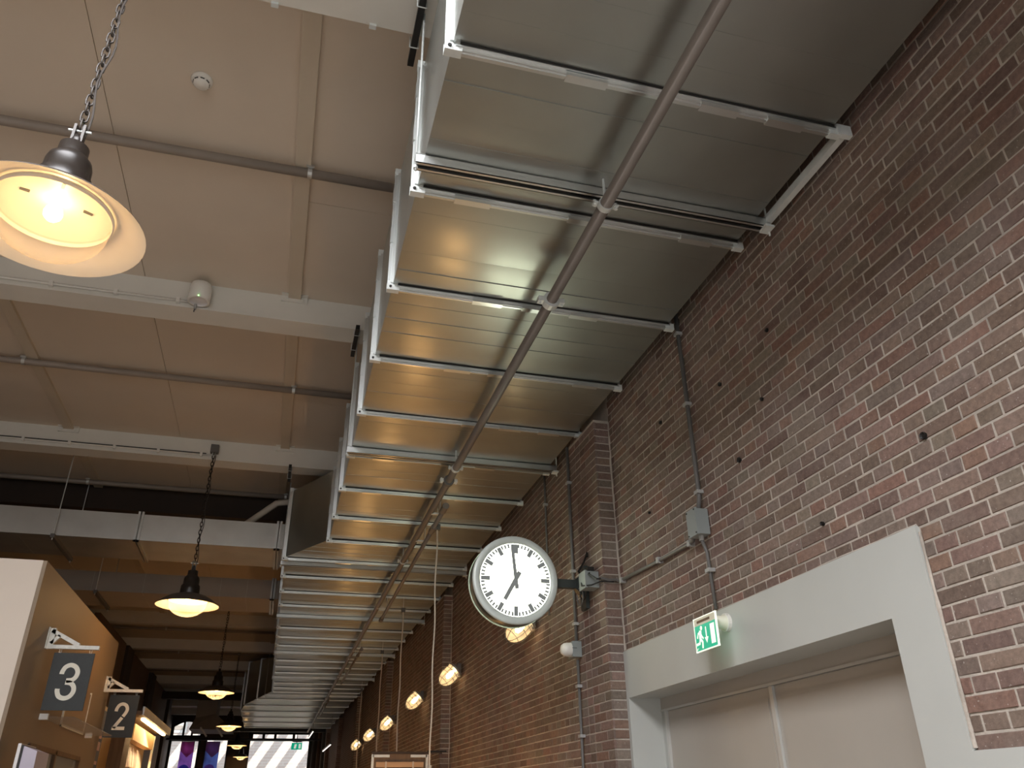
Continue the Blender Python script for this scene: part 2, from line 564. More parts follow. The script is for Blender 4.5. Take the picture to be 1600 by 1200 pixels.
for bi, yb in enumerate(BEAMS):
    zb = 5.635
    mb = MB()
    mb.box(-9, 2.44, yb, yb + 0.012, zb, H)                       # web face
    mb.box(-9, 2.44, yb, yb + 0.25, zb - 0.012, zb)              # bottom plate
    mb.box(-9, 2.44, yb + 0.24, yb + 0.25, zb, H)
    mb.box(-9, 2.44, yb - 0.012, yb, zb - 0.012, zb + 0.004)      # small lip
    b = mb.build('beam', M['beam'], ceil)
    beam_objs.append(b)
    if bi in (1, 2, 3):
        for xb in (-0.255, -2.90):
            p = MB().box(xb - 0.12, xb + 0.12, yb - 0.022, yb, H - 0.07, H - 0.004)
            p.box(xb - 0.12, xb + 0.12, yb - 0.06, yb, H - 0.012, H - 0.002)
            p.build('fixing_plate', M['beam'], b)
            for dx in (-0.07, 0.07):
                MB().lathe([(0, 0.012), (0.012, 0.012), (0.012, 0)], (xb + dx, yb - 0.022, H - 0.04), (0, -1, 0), 8).build('bolt', M['white'], b)
    if bi in (2, 3):
        xe = -1.10 if bi == 2 else -1.13
        MB().tube([(-6, yb - 0.02, zb + 0.045), (xe - 0.02, yb - 0.02, zb + 0.045)], 0.011, 8).build('cable_conduit', M['white'], b, True)
        MB().tube([(-6, yb - 0.012, zb + 0.068), (xe - 0.1, yb - 0.012, zb + 0.068)], 0.006 if bi == 3 else 0.003, 6).build('cable', M['cable_black' if bi == 3 else 'white'], b)
        for k in range(9):
            x = xe - 0.16 - k * 0.52
            MB().box(x - 0.015, x + 0.015, yb - 0.04, yb, zb + 0.02, zb + 0.07).build('conduit_clip', M['white'], b)
    if bi == 1:
        for x in (-0.45, 0.1, -1.0):
            c = MB().box(x - 0.02, x + 0.02, yb + 0.235, yb + 0.262, zb - 0.03, zb + 0.012)
            c.build('beam_clip', M['zinc'], b)
# the dark steel girder behind the first branch duct
db = MB()
db.box(-9, 2.44, 12.42, 12.45, 5.545, H)
db.box(-9, 2.44, 12.36, 12.75, 5.53, 5.55)
db.build('girder', M['beam_dark'], ceil)

# ---- right wall with its bricks
PIL = [5.655 + 6.46 * k for k in range(6)]
PW, PX = 0.64, 2.312
wr = MB()
WB = D + 0.004
DY0, DY1, DZ = 2.83, 5.62, 2.266
wr.box(WB, D + 0.45, -14, DY0 - 0.02, 0, 6.2)
wr.box(WB, D + 0.45, DY0 - 0.02, DY1 + 0.02, DZ + 0.02, 6.2)
wr.box(WB, D + 0.45, DY1 + 0.02, 26.2, 0, 6.2)
wr.box(D + 0.30, D + 0.45, DY0, DY1, 0, DZ)
wall_r = wr.build('wall_right', M['mortar'])
tag(wall_r, kind='structure')
fw = MB().box(D, D + 0.45, 26.2, YE + 0.4, 0, 6.2)
for p in PIL[4:]:
    fw.box(PX, D + 0.01, p, p + PW, 0, 4.47)
fw.build('far_brickwork', M['brick_far'], wall_r)
nw = MB().box(D - 0.002, WB + 0.002, -14, 0.6, 0, 6.2)
nw.box(D - 0.002, WB + 0.002, 0.6, DY0 - 0.26, 0, 1.2).box(D - 0.002, WB + 0.002, 5.7, 26.2, 0, 1.2).box(D - 0.002, WB + 0.002, 0.6, 26.2, 5.0, 6.2)
nw.build('hidden_brickwork', M['brick_far'], wall_r)
pl = MB()
for p in PIL[:4]:
    pl.box(PX + 0.007, WB + 0.02, p + 0.007, p + PW - 0.007, 0, 4.47)
pl.build('pilaster_core', M['mortar'], wall_r)

PAL = [(0.205, 0.140, 0.114), (0.225, 0.158, 0.130), (0.190, 0.137, 0.112), (0.215, 0.170, 0.143), (0.228, 0.140, 0.110), (0.175, 0.122, 0.100), (0.205, 0.157, 0.130)]
CH, JT = 0.0645, 0.0095
rects = []     # (plane, a0, a1, z0, z1, clipped)
holes = [(DY0 - 0.25, DY1 + 0.045, -1, 2.590), (-5, DY0 - 0.25, -1, 1.752)]
def add_row(plane, segs, i):
    z0, z1 = i * CH + JT / 2, (i + 1) * CH - JT / 2
    for a, b in segs:
        c = False
        for (h0, h1, hz0, hz1) in holes if plane == 'w' else []:
            if z0 < hz1 - 0.02 and z1 > hz0 and b > h0 and a < h1:
                if a < h0 - 0.03: b, c = h0 - 0.008, True
                elif b > h1 + 0.03: a, c = h1 + 0.008, True
                else: a = None; break
        if a is None: continue
        if plane == 'w':
            for p in PIL[:4]:
                if b > p - 0.004 and a < p + PW:
                    if a < p - 0.03: b, c = p - 0.004, True
                    elif b > p + PW + 0.03: a, c = p + PW, True
                    else: a = None; break
            if a is None: continue
        if b - a < 0.025: continue
        rects.append((plane, a, b, z0, z1, c))
for i in range(int(1.2 / CH), int(5.0 / CH)):
    y = 0.6
    segs = []
    if i % 2:
        y -= 0.06 + (0.12 if i % 4 == 3 else 0)
    while y < 26.2:
        L = 0.12 if i % 2 == 0 else 0.24
        if random.random() < 0.04: L = 0.24 if i % 2 == 0 else 0.12
        segs.append((y + JT / 2, y + L - JT / 2))
        y += L
    add_row('w', segs, i)
    for k, p in enumerate(PIL[:4]):
        if (i + 1) * CH > 4.48: continue
        a0 = p + (0.0 if i % 2 else 0.0)
        row = [0.12, 0.24, 0.12, 0.16] if i % 2 else [0.24, 0.12, 0.12, 0.16]
        y = p
        segs = []
        for L in row:
            segs.append((y + (JT / 2 if y > p else 0), min(y + L - JT / 2, p + PW)))
            y += L
        add_row('p', segs, i)
        rects.append(('s%d' % k, PX + 0.004, D - 0.002, i * CH + JT / 2, (i + 1) * CH - JT / 2, True))

def proj(p):
    c = CAMR.transposed() @ (Vector(p) - CAMP)
    if c.z > -0.1: return None
    return (800 + FPX * c.x / -c.z, 600 - FPX * c.y / -c.z)
def area(r):
    if r[5] or r[0] != 'w': return 0
    q = [proj((D, a, z)) for a, z in ((r[1], r[3]), (r[2], r[3]), (r[2], r[4]), (r[1], r[4]))]
    if any(t is None or not (-5 < t[0] < 1605 and -5 < t[1] < 1205) for t in q): return 0
    if r[3] > 4.42: return 0
    return abs(sum(q[k][0] * q[(k + 1) % 4][1] - q[(k + 1) % 4][0] * q[k][1] for k in range(4))) / 2
order = sorted(range(len(rects)), key=lambda k: -area(rects[k]))
single = set(k for k in order[:300] if area(rects[k]) > 0)

def brick_pts(a0, a1, z0, z1, j=0.002):
    """8 corners (a, z, w): foot on the mortar, face 7 to 11 mm proud with eased edges"""
    w = 0.0036 + random.uniform(-0.0014, 0.0016)
    e = 0.0028
    J = lambda: random.uniform(-j, j)
    base = [(a0, z0), (a1, z0), (a1, z1), (a0, z1)]
    face = [(a0 + e + J(), z0 + e + J()), (a1 - e + J(), z0 + e + J()), (a1 - e + J(), z1 - e + J()), (a0 + e + J(), z1 - e + J())]
    return [(a, z, -0.012) for a, z in base] + [(a + J() * 0.6, z + J() * 0.6, w - 0.0026) for a, z in base] + [(a, z, w + J() * 0.5) for a, z in face]
BF = [(0, 1, 5, 4), (1, 2, 6, 5), (2, 3, 7, 6), (3, 0, 4, 7), (4, 5, 9, 8), (5, 6, 10, 9), (6, 7, 11, 10), (7, 4, 8, 11), (8, 9, 10, 11)]
def flip(fs): return [tuple(reversed(f)) for f in fs]
# wall faces -X : point = (WB - w, a, z)
protos = {}
def proto(kind, k):
    if (kind, k) not in protos:
        L = (0.24 if kind == 's' else 0.12) - JT
        pts = brick_pts(-L / 2, L / 2, -(CH - JT) / 2, (CH - JT) / 2)
        me = bpy.data.meshes.new('brick')
        me.from_pydata([(-w, a, z) for a, z, w in pts], [], flip(BF))
        me.materials.append(M['brick'])
        protos[(kind, k)] = me
    return protos[(kind, k)]
sv, sf, sc = [], [], []
def bcol(v=None):
    c = random.choice(PAL)
    g = random.uniform(0.86, 1.16)
    return (c[0] * g, c[1] * g * random.uniform(0.95, 1.06), c[2] * g, 1)
for k, r in enumerate(rects):
    pn, a0, a1, z0, z1, cl = r
    c = bcol()
    if k in single and abs((a1 - a0) - (0.24 - JT)) < 0.01 or k in single and abs((a1 - a0) - (0.12 - JT)) < 0.01:
        kind = 's' if a1 - a0 > 0.18 else 'h'
        o = bpy.data.objects.new('brick', proto(kind, random.randrange(8)))
        o.location = (WB + random.uniform(-0.001, 0.001), (a0 + a1) / 2, (z0 + z1) / 2)
        o.rotation_euler = (random.uniform(-0.006, 0.006), 0, 0)
        o.color = c
        o.parent = wall_r
        col.objects.link(o)
        continue
    pts = brick_pts(a0, a1, z0, z1)
    b = len(sv)
    if pn == 'w': sv += [(WB - w, a, z) for a, z, w in pts]
    elif pn == 'p': sv += [(PX + 0.007 - w, a, z) for a, z, w in pts]
    else:
        p = PIL[int(pn[1:])]
        sv += [(a, p + 0.007 - w, z) for a, z, w in pts]
    fs = flip(BF) if pn in 'wp' else BF
    sf += [tuple(b + i for i in f) for f in fs]
    sc += [c] * len(BF)
me = bpy.data.meshes.new('brickwork')
me.from_pydata(sv, [], sf)
at = me.attributes.new('tint', 'FLOAT_COLOR', 'FACE')
at.data.foreach_set('color', [x for c in sc for x in c])
me.materials.append(M['brick_rest'])
bw = bpy.data.objects.new('brickwork', me)
bw.parent = wall_r
bw['kind'] = 'stuff'
col.objects.link(bw)
# old drill holes and plugs in the masonry
for y, z, s in ((2.42, 2.92, 0.016), (3.78, 3.36, 0.016), (3.46, 3.60, 0.011), (3.86, 3.90, 0.013), (3.30, 3.96, 0.012), (4.70, 4.02, 0.014), (5.02, 3.45, 0.010), (3.16, 2.78, 0.010)):
    MB().lathe([(0, 0.0), (s * 0.55, 0.0), (s, 0.006), (s, -0.01)], (D - 0.006, y, z), (-1, 0, 0), 9).build('drill_hole', M['steel_dark'], wall_r, fix=True)
# rough pointing up the inner corners of the pilasters
for p in PIL[:3]:
    ptsr = [(D - 0.002 + random.uniform(-0.002, 0.002), p - 0.006, 1.3 + 0.09 * k) for k in range(35)]
    MB().tube(ptsr, 0.010, 6, radii=[0.005 + random.uniform(0, 0.007) for _ in ptsr]).build('corner_pointing', M['mortar'], wall_r)

# ---- doorway
dr = thing('door_1', None, None, (D, (DY0 + DY1) / 2, 0), kind='structure')
fx = D - 0.016
MB().box(fx, D + 0.27, DY0 - 0.25, DY1 + 0.04, DZ, 2.588).build('lintel', M['concrete'], dr)
MB().box(fx, D + 0.27, DY0 - 0.25, DY0, 0, DZ).build('jamb', M['concrete'], dr)
MB().box(fx, D + 0.27, DY1, DY1 + 0.04, 0, DZ).build('jamb', M['concrete'], dr)
MB().box(fx, D + 0.02, -14, DY0 - 0.25, 0, 1.752).build('plinth', M['concrete'], dr)
cau = MB()
cau.tube([(D - 0.004, DY0 - 0.256, 1.76 + 0.05 * k) for k in range(17)], 0.006, 6, radii=[random.uniform(0.005, 0.010) for _ in range(17)])
cau.tube([(D - 0.004, DY0 - 0.25 + 0.12 * k, 2.592) for k in range(27)], 0.006, 6, radii=[random.uniform(0.003, 0.008) for _ in range(27)])
cau.build('mortar_edge', M['mortar'], dr)
bx = D + 0.24
MB().box(bx - 0.012, bx + 0.03, DY0, DY1, 2.188, DZ).build('header_panel', M['door'], dr)
MB().box(bx - 0.02, bx + 0.03, DY0, DY1, 2.176, 2.190).build('head_strip', M['door_trim'], dr)
MB().box(bx - 0.01, bx + 0.03, 5.555, DY1, 0, 2.188).build('side_post', M['concrete'], dr)
MB().box(bx - 0.02, bx + 0.03, 5.535, 5.557, 0, 2.176).build('side_strip', M['door_trim'], dr)
for a, b in ((DY0, 4.165), (4.205, 5.533)):
    lf = MB().box(bx, bx + 0.03, a, b, 0, 2.174).build('door_leaf', M['door'], dr)
    MB().box(bx - 0.004, bx, a + 0.04, b - 0.04, 0.04, 2.12).build('door_skin', M['door'], lf)
MB().box(bx - 0.016, bx + 0.03, 4.168, 4.202, 0, 2.174).build('meeting_strip', M['door_trim'], dr)

# ================================================================== MAIN AIR DUCT
duct = thing('air_duct', 'huge galvanised rectangular air duct with flanged joints running along the brick wall', 'duct', (1.37, 2.35, 4.5))
JY = [2.35 + 0.934 * k for k in range(-3, 25)] + [26.6, 28.4, 30.2, 32.2, 34.2, 36.4]
def left_at(y):
    pts = [(-9, 0.39), (9.823, 0.39), (10.757, -0.12), (24.766, -0.12), (26.6, -0.55), (28.4, -0.95), (30.2, -1.1), (99, -1.1)]
    for (a, b), (c, d) in zip(pts[:-1], pts[1:]):
        if a <= y <= c: return b + (d - b) * (y - a) / (c - a)
def top_at(y): return 5.46 if y < 25 else 5.46 + min(1, (y - 25) / 3) * 0.36
RX = 2.355
def duct_section(y0, y1, near):
    mb = MB()
    n = 5
    za = [4.533 + random.uniform(-0.002, 0.002) for _ in range(n)]
    l0, l1 = left_at(y0 + 0.001) + 0.03, left_at(y1 - 0.001) + 0.03
    t0, t1 = top_at(y0), top_at(y1)
    R = RX - 0.03
    base = len(mb.v)
    # pleated underside: overlapping strips, each leaning a little differently
    for i in range(n):
        ya, yb = y0 + (y1 - y0) * i / n, y0 + (y1 - y0) * (i + 1) / n
        la, lb = l0 + (l1 - l0) * i / n, l0 + (l1 - l0) * (i + 1) / n
        lean = random.uniform(-0.0020, 0.0010)
        cur = random.uniform(0.0008, 0.0038)
        m, q = 8, 4
        b = len(mb.v)
        for r in range(q + 1):
            g = r / q
            lg = la + (lb - la) * g
            for j in range(m + 1):
                f = j / m
                sag = 0.004 * math.sin(PI * f)
                mb.v.append((lg + (R - lg) * f, ya + (yb - ya) * g, za[i] + lean * (2 * g - 1) - sag + cur * g * g))
        for r in range(q):
            for j in range(m):
                p = b + r * (m + 1) + j
                mb.f.append((p, p + m + 1, p + m + 2, p + 1))
        if i:
            e = len(mb.v)
            mb.v += last + mb.v[b:b + m + 1]
            for j in range(m):
                mb.f.append((e + j, e + m + 1 + j, e + m + 2 + j, e + j + 1))
        last = mb.v[b + q * (m + 1):b + (q + 1) * (m + 1)]
    b = len(mb.v)
    mb.v += [(l0, y0, 4.533), (l1, y1, 4.533), (l1, y1, t1), (l0, y0, t0), (R, y0, 4.533), (R, y1, 4.533), (R, y1, t1), (R, y0, t0)]
    mb.f += [(b, b + 3, b + 2, b + 1), (b + 4, b + 5, b + 6, b + 7), (b + 3, b + 7, b + 6, b + 2)]
    o = mb.build('duct_section', M['galv'], duct)
    o.data.polygons.foreach_set('use_smooth', [True] * (len(o.data.polygons) - 3) + [False] * 3)
    return o
def flange(y, sec):
    lx, tz = left_at(y), top_at(y) + 0.03
    s = 0.016
    mb = MB()
    mb.box(lx + 0.04, RX - 0.02, y - s, y + s, 4.500, 4.54)
    mb.box(lx + 0.04, RX - 0.02, y - 0.006, y + 0.006, 4.494, 4.502)
    mb.box(lx + 0.04, RX - 0.02, y - 0.03, y + 0.03, 4.518, 4.536)
    mb.build('bottom_flange', M['galv_bright'], sec)
    MB().box(lx + 0.06, RX - 0.03, y - 0.035, y - 0.030, 4.523, 4.536).build('gap_shade_strip', M['steel_dark'], sec)  # dark strip drawn as the shadow gap beside the flange
    mb = MB()
    mb.box(lx, lx + 0.04, y - s, y + s, 4.54, tz - 0.04)
    mb.box(lx - 0.005, lx + 0.01, y - 0.006, y + 0.006, 4.54, tz - 0.04)
    mb.box(lx + 0.014, lx + 0.036, y - 0.03, y + 0.03, 4.54, tz - 0.04)
    mb.build('side_flange', M['galv_bright'], sec)
    MB().box(RX - 0.03, RX, y - s, y + s, 4.50, tz).build('side_flange', M['galv_bright'], sec)
    MB().box(lx, RX, y - s, y + s, tz - 0.04, tz).build('top_flange', M['galv_bright'], sec)
    if y < 20:
        c = MB()
        for yy in (y - 0.021, y + 0.015):
            c.prism([(lx - 0.006, 4.491), (lx + 0.072, 4.491), (lx + 0.072, 4.531), (lx + 0.046, 4.531), (lx + 0.046, 4.556), (lx - 0.006, 4.556)], lambda u, v, w: (u, yy + w, v), 0.006)
        c.box(lx - 0.0055, lx + 0.07, y - 0.015, y + 0.015, 4.4915, 4.499)
        c.build('corner_bracket', M['zinc'], sec, fix=True)
        MB().lathe([(0, 0.008), (0.009, 0.008), (0.009, 0)], (lx + 0.015, y - 0.02, 4.512), (0, -1, 0), 6).build('bolt', M['steel_dark'], sec, fix=True)
        c = MB().box(RX - 0.05, RX + 0.015, y - 0.018, y + 0.018, 4.492, 4.54)
        c.build('corner_bracket', M['zinc'], sec)
        for tzp in (tz,):
            MB().box(lx - 0.006, lx + 0.04, y - 0.02, y + 0.02, tz - 0.05, tz + 0.006).build('corner_bracket', M['zinc'], sec)
    if y < 12:
        for f in random.sample([0.12, 0.28, 0.45, 0.62, 0.8], 3):
            x = lx + (RX - lx) * f
            MB().box(x, x + 0.2, y - 0.021, y + 0.021, 4.491, 4.513).build('cleat', M['galv_bright'], sec)
        for z in (4.86, 5.2):
            MB().box(lx - 0.008, lx + 0.016, y - 0.021, y + 0.021, z, z + 0.12).build('cleat', M['galv_bright'], sec)
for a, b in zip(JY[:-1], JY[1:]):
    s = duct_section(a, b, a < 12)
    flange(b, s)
MB().box(left_at(36) + 0.02, RX, 36.39, 36.41, 4.51, 5.84).build('end_plate', M['galv_side'], duct)
# dark slot and angle on the wall side
ea = MB()
ea.box(2.372, 2.378, 2.36, 3.04, 4.50, 4.545)
ea.box(2.378, 2.408, 2.36, 3.04, 4.500, 4.506)
ea.build('edge_angle', M['zinc'], duct)
MB().box(2.35, 2.43, 2.325, 2.355, 4.495, 4.56).build('wall_clip', M['zinc'], duct)

# ---- trapeze hangers below the duct
HY = [3.05, 6.88, 10.93, 14.34, 18.05, 21.75, 25.5]
ORD = ['nearest', 'second', 'third', 'fourth', 'fifth', 'sixth', 'seventh']
for i, y in enumerate(HY):
    lx = left_at(y) - 0.018
    t = thing('trapeze_hanger', '%s steel channel under the air duct%s' % (ORD[i], [', crossing above the strap clamp of the long pipe', ', level with the clock bracket end', ', just past the angled duct face', ', above the hanging cables', ' counted from the camera', ' counted from the camera', ' counted from the camera'][i]), 'hanger', (1.37, y, 4.47), 'hanger channels carrying the air duct')
    mb = MB()
    mb.box(lx, 2.395, y - 0.031, y - 0.027, 4.470, 4.528)
    mb.box(lx, 2.395, y + 0.027, y + 0.031, 4.470, 4.528)
    mb.box(lx, 2.395, y - 0.031, y + 0.031, 4.524, 4.529)
    mb.box(lx, 2.395, y - 0.031, y - 0.014, 4.470, 4.474)
    mb.box(lx, 2.395, y + 0.014, y + 0.031, 4.470, 4.474)
    ch = mb.build('channel', M['galv_bright'], t)
    MB().box(lx + 0.002, 2.39, y - 0.026, y + 0.026, 4.500, 4.523).build('channel_slot', M['steel_dark'], t)
    by = min(BEAMS, key=lambda q: abs(q + 0.13 - y))
    xr = lx + 0.006
    MB().tube([(xr, y, 4.44), (xr, y, 5.64)], 0.006, 8).build('threaded_rod', M['zinc'], t, True)
    MB().tube([(xr, y, 4.455), (xr, y, 4.47)], 0.012, 6).build('nut', M['zinc'], t)
    MB().tube([(2.40, y, 4.43), (2.40, y, 5.64)], 0.006, 8).build('threaded_rod', M['zinc'], t, True)
    MB().box(2.35, 2.405, y - 0.05, y + 0.02, 4.455, 4.469).build('end_clip', M['zinc'], t)
    if i < 4:
        ya, yb2 = by - 0.10, by + 0.44
        MB().box(xr - 0.045, xr - 0.008, ya, yb2, 5.575, 5.62).build('strut', M['steel_dark'], t)
        for yy in (by + 0.02, by + 0.30):
            u = MB()
            u.tube([(xr - 0.052, yy, 5.66), (xr - 0.052, yy, 5.572), (xr - 0.002, yy, 5.572), (xr - 0.002, yy, 5.66)], 0.0045, 6)
            u.build('u_clamp', M['zinc'], t)

# ---- long pipe below the duct
PXc, PZc = 1.362, 4.352
pp = thing('long_pipe', 'long grey-brown pipe running lengthwise below the whole air duct', 'pipe', (PXc, 3, PZc))
MB().tube([(PXc, -1, PZc), (PXc, 9, PZc), (1.44, 36.3, PZc)], 0.034, 20).build('pipe_run', M['pipe'], pp, True)
def ring(y, r, w, nm, m, par, x=PXc, z=PZc):
    return MB().lathe([(0.034, -w / 2), (r, -w / 2), (r, w / 2), (0.034, w / 2)], (x, y, z), (0, 1, 0), 20).build(nm, m, par, fix=True)
for y in (2.96, 6.72, 9.95):
    ring(y, 0.041, 0.032, 'strap_clamp', M['zinc'], pp)
    for sx in (-1, 1):
        e = MB().box(PXc + sx * 0.036 - 0.012 + sx * 0.02, PXc + sx * 0.036 + 0.012 + sx * 0.02, y - 0.016, y + 0.016, PZc - 0.006, PZc + 0.006)
        e.lathe([(0, 0.016), (0.010, 0.016), (0.010, -0.02), (0, -0.02)], (PXc + sx * 0.058, y, PZc), (0, 0, -1), 8)
        e.build('clamp_ear', M['zinc'], pp)
    MB().tube([(PXc, y, PZc + 0.04), (PXc, y, 4.53)], 0.007, 8).build('clamp_rod', M['zinc'], pp)
for y in (3.88, 7.05):
    ring(y, 0.053, 0.05, 'coupling', M['conduit'] if y > 5 else M['zinc'], pp)
    for sx in (-1, 1):
        e = MB().box(PXc + sx * 0.066 - 0.018, PXc + sx * 0.066 + 0.018, y - 0.022, y + 0.022, PZc - 0.016, PZc + 0.016)
        e.tube([(PXc + sx * 0.07, y, PZc - 0.028), (PXc + sx * 0.07, y, PZc + 0.028)], 0.008, 8)
        e.build('coupling_lug', M['zinc'], pp)
# second, shorter pipes beside it
for i, (ya, yb2, xa, xb, lab) in enumerate([(7.65, 13.4, 1.45, 1.52, 'short dark pipe with a fat end socket beside the long pipe, above the clock'), (16.2, 21.0, 1.50, 1.52, 'middle one of the short pipes beside the long pipe'), (24.2, 29.0, 1.46, 1.5, 'farthest of the short pipes beside the long pipe')]):
    t = thing('branch_pipe', lab, 'pipe', (xa, ya, 4.30), 'short pipes beside the long pipe')
    MB().tube([(xa, ya, 4.30), (xb, yb2, 4.30)], 0.024, 14).build('pipe_run', M['pipe'], t, True)
    for y in (ya + 0.05, ya + 0.75, yb2 - 0.1):
        x = xa + (xb - xa) * (y - ya) / (yb2 - ya)
        MB().tube([(x, y - 0.09, 4.30), (x, y + 0.09, 4.30)], 0.034, 14).build('socket', M['pipe'], t)
    for y in (ya + 0.3, ya + 1.3, yb2 - 0.8):
        x = xa + (xb - xa) * (y - ya) / (yb2 - ya)
        MB().tube([(x, y, 4.32), (x, y, 4.50)], 0.006, 6).build('drop_rod', M['zinc'], t)
        MB().box(PXc, x, y - 0.02, y + 0.02, 4.315, 4.33).build('clamp_plate', M['zinc'], t)
# hanging cables
for i, (x, y, zb2, lab) in enumerate([(1.505, 8.37, 1.95, 'pale cable hanging closest to the left of the clock'), (1.77, 12.6, 1.75, 'second pale cable hanging beyond the clock'), (1.94, 16.47, 1.8, 'third pale cable hanging in front of the brick wall'), (2.16, 22.4, 1.8, 'farthest pale hanging cable, by the last wall lamps')]):
    t = thing('hanging_cable', lab, 'cable', (x, y, zb2), 'cables hanging below the air duct')
    n = 14
    MB().tube([(x + 0.006 * math.sin(k * 1.3), y, 4.29 - (4.29 - zb2) * k / n) for k in range(n + 1)], 0.008 + 0.002 * i, 6).build('cord', M['cable_white'], t)
    MB().box(x - 0.03, x + 0.03, y - 0.03, y + 0.03, 4.28, 4.345).build('ceiling_socket', M['conduit'], t)
    MB().tube([(x, y, zb2), (x, y, zb2 - 0.08)], 0.02, 8).build('plug', M['clip'], t)
    MB().tube([(x, y, 4.34), (x, y, 4.53)], 0.005, 6).build('drop_rod', M['zinc'], t)

# ================================================================== CROSS PIPES UNDER THE CEILING
CP = [4.78, 8.44, 12.1, 15.8, 19.5, 23.2, 26.9, 30.6]
for i, y in enumerate(CP):
    t = thing('ceiling_pipe', '%s grey pipe crossing below the ceiling boards%s' % (ORD[i] if i < 7 else 'farthest', [' behind the nearest pendant chain', ' between the two white beams', ' near the dark girder', '', '', '', '', ''][i] or ' counted from the camera'), 'pipe', (-3, y, 5.84), 'pipes crossing below the ceiling')
    MB().tube([(-8.9, y, 5.83), (0.9, y, 5.83)], 0.036, 14).build('pipe_run', M['pipe_ceil'], t, True)
    for x in (-5.6, -2.98, -0.2):
        c = MB().lathe([(0.036, -0.016), (0.043, -0.016), (0.043, 0.016), (0.036, 0.016)], (x, y, 5.83), (1, 0, 0), 14)
        c.box(x - 0.03, x + 0.03, y - 0.055, y - 0.04, 5.85, 5.872)
        c.build('pipe_clip', M['galv_side'], t, fix=True)

# ================================================================== BRANCH DUCTS
def branch(y0, y1, z0, z1, xr, label, joints, rods, m):
    t = thing('branch_duct', label, 'duct', (-2, (y0 + y1) / 2, z0))
    xs = [-8.8] + joints + [xr]
    for a, b in zip(xs[:-1], xs[1:]):
        MB().box(a + 0.004, b - 0.004, y0, y1, z0, z1).build('duct_section', m, t)
        for k in range(1, 3):
            x = a + (b - a) * k / 3
            MB().box(x - 0.0015, x + 0.0015, y0 - 0.0015, y1 + 0.0015, z0 - 0.0015, z1 + 0.0015).build('seam', M['galv_side'], t)
    for x in joints:
        for dx in (-0.022, 0.022):
            f = MB()
            f.box(x + dx - 0.014, x + dx + 0.014, y0 - 0.03, y0, z0 - 0.03, z1 + 0.03)
            f.box(x + dx - 0.014, x + dx + 0.014, y0 - 0.03, y1 + 0.03, z0 - 0.03, z0)
            f.build('joint_flange', M['galv_bright'], t)
    for x in rods:
        MB().box(x - 0.025, x + 0.025, y0 - 0.09, y1 + 0.09, z0 - 0.055, z0 - 0.005).build('support_channel', M['conduit'], t)
        for y in (y0 - 0.06, y1 + 0.06):
            MB().tube([(x, y, z0 - 0.08), (x, y, H)], 0.007, 6).build('hanger_rod', M['zinc'], t)
    return t
b1 = branch(11.3, 12.3, 4.792, 5.15, -0.14, 'pale galvanised branch duct crossing the ceiling into the side of the air duct', [-6.5, -4.2, -2.03, -0.22], [-3.02, -5.4], M['galv_side'])
MB().tube([(-0.75, 11.6, 5.15), (-0.30, 11.45, 5.50), (-0.1, 11.4, 5.52)], 0.045, 12).build('bent_pipe', M['cable_white'], b1, True)
b2 = branch(14.45, 15.6, 4.80, 5.12, -0.14, 'dark shaded branch duct crossing behind the second pendant lamp', [-6.0, -3.9, -1.55, -0.25], [-3.03], M['grey_board'])  # shade put into the colour: dull grey instead of galvanised sheet

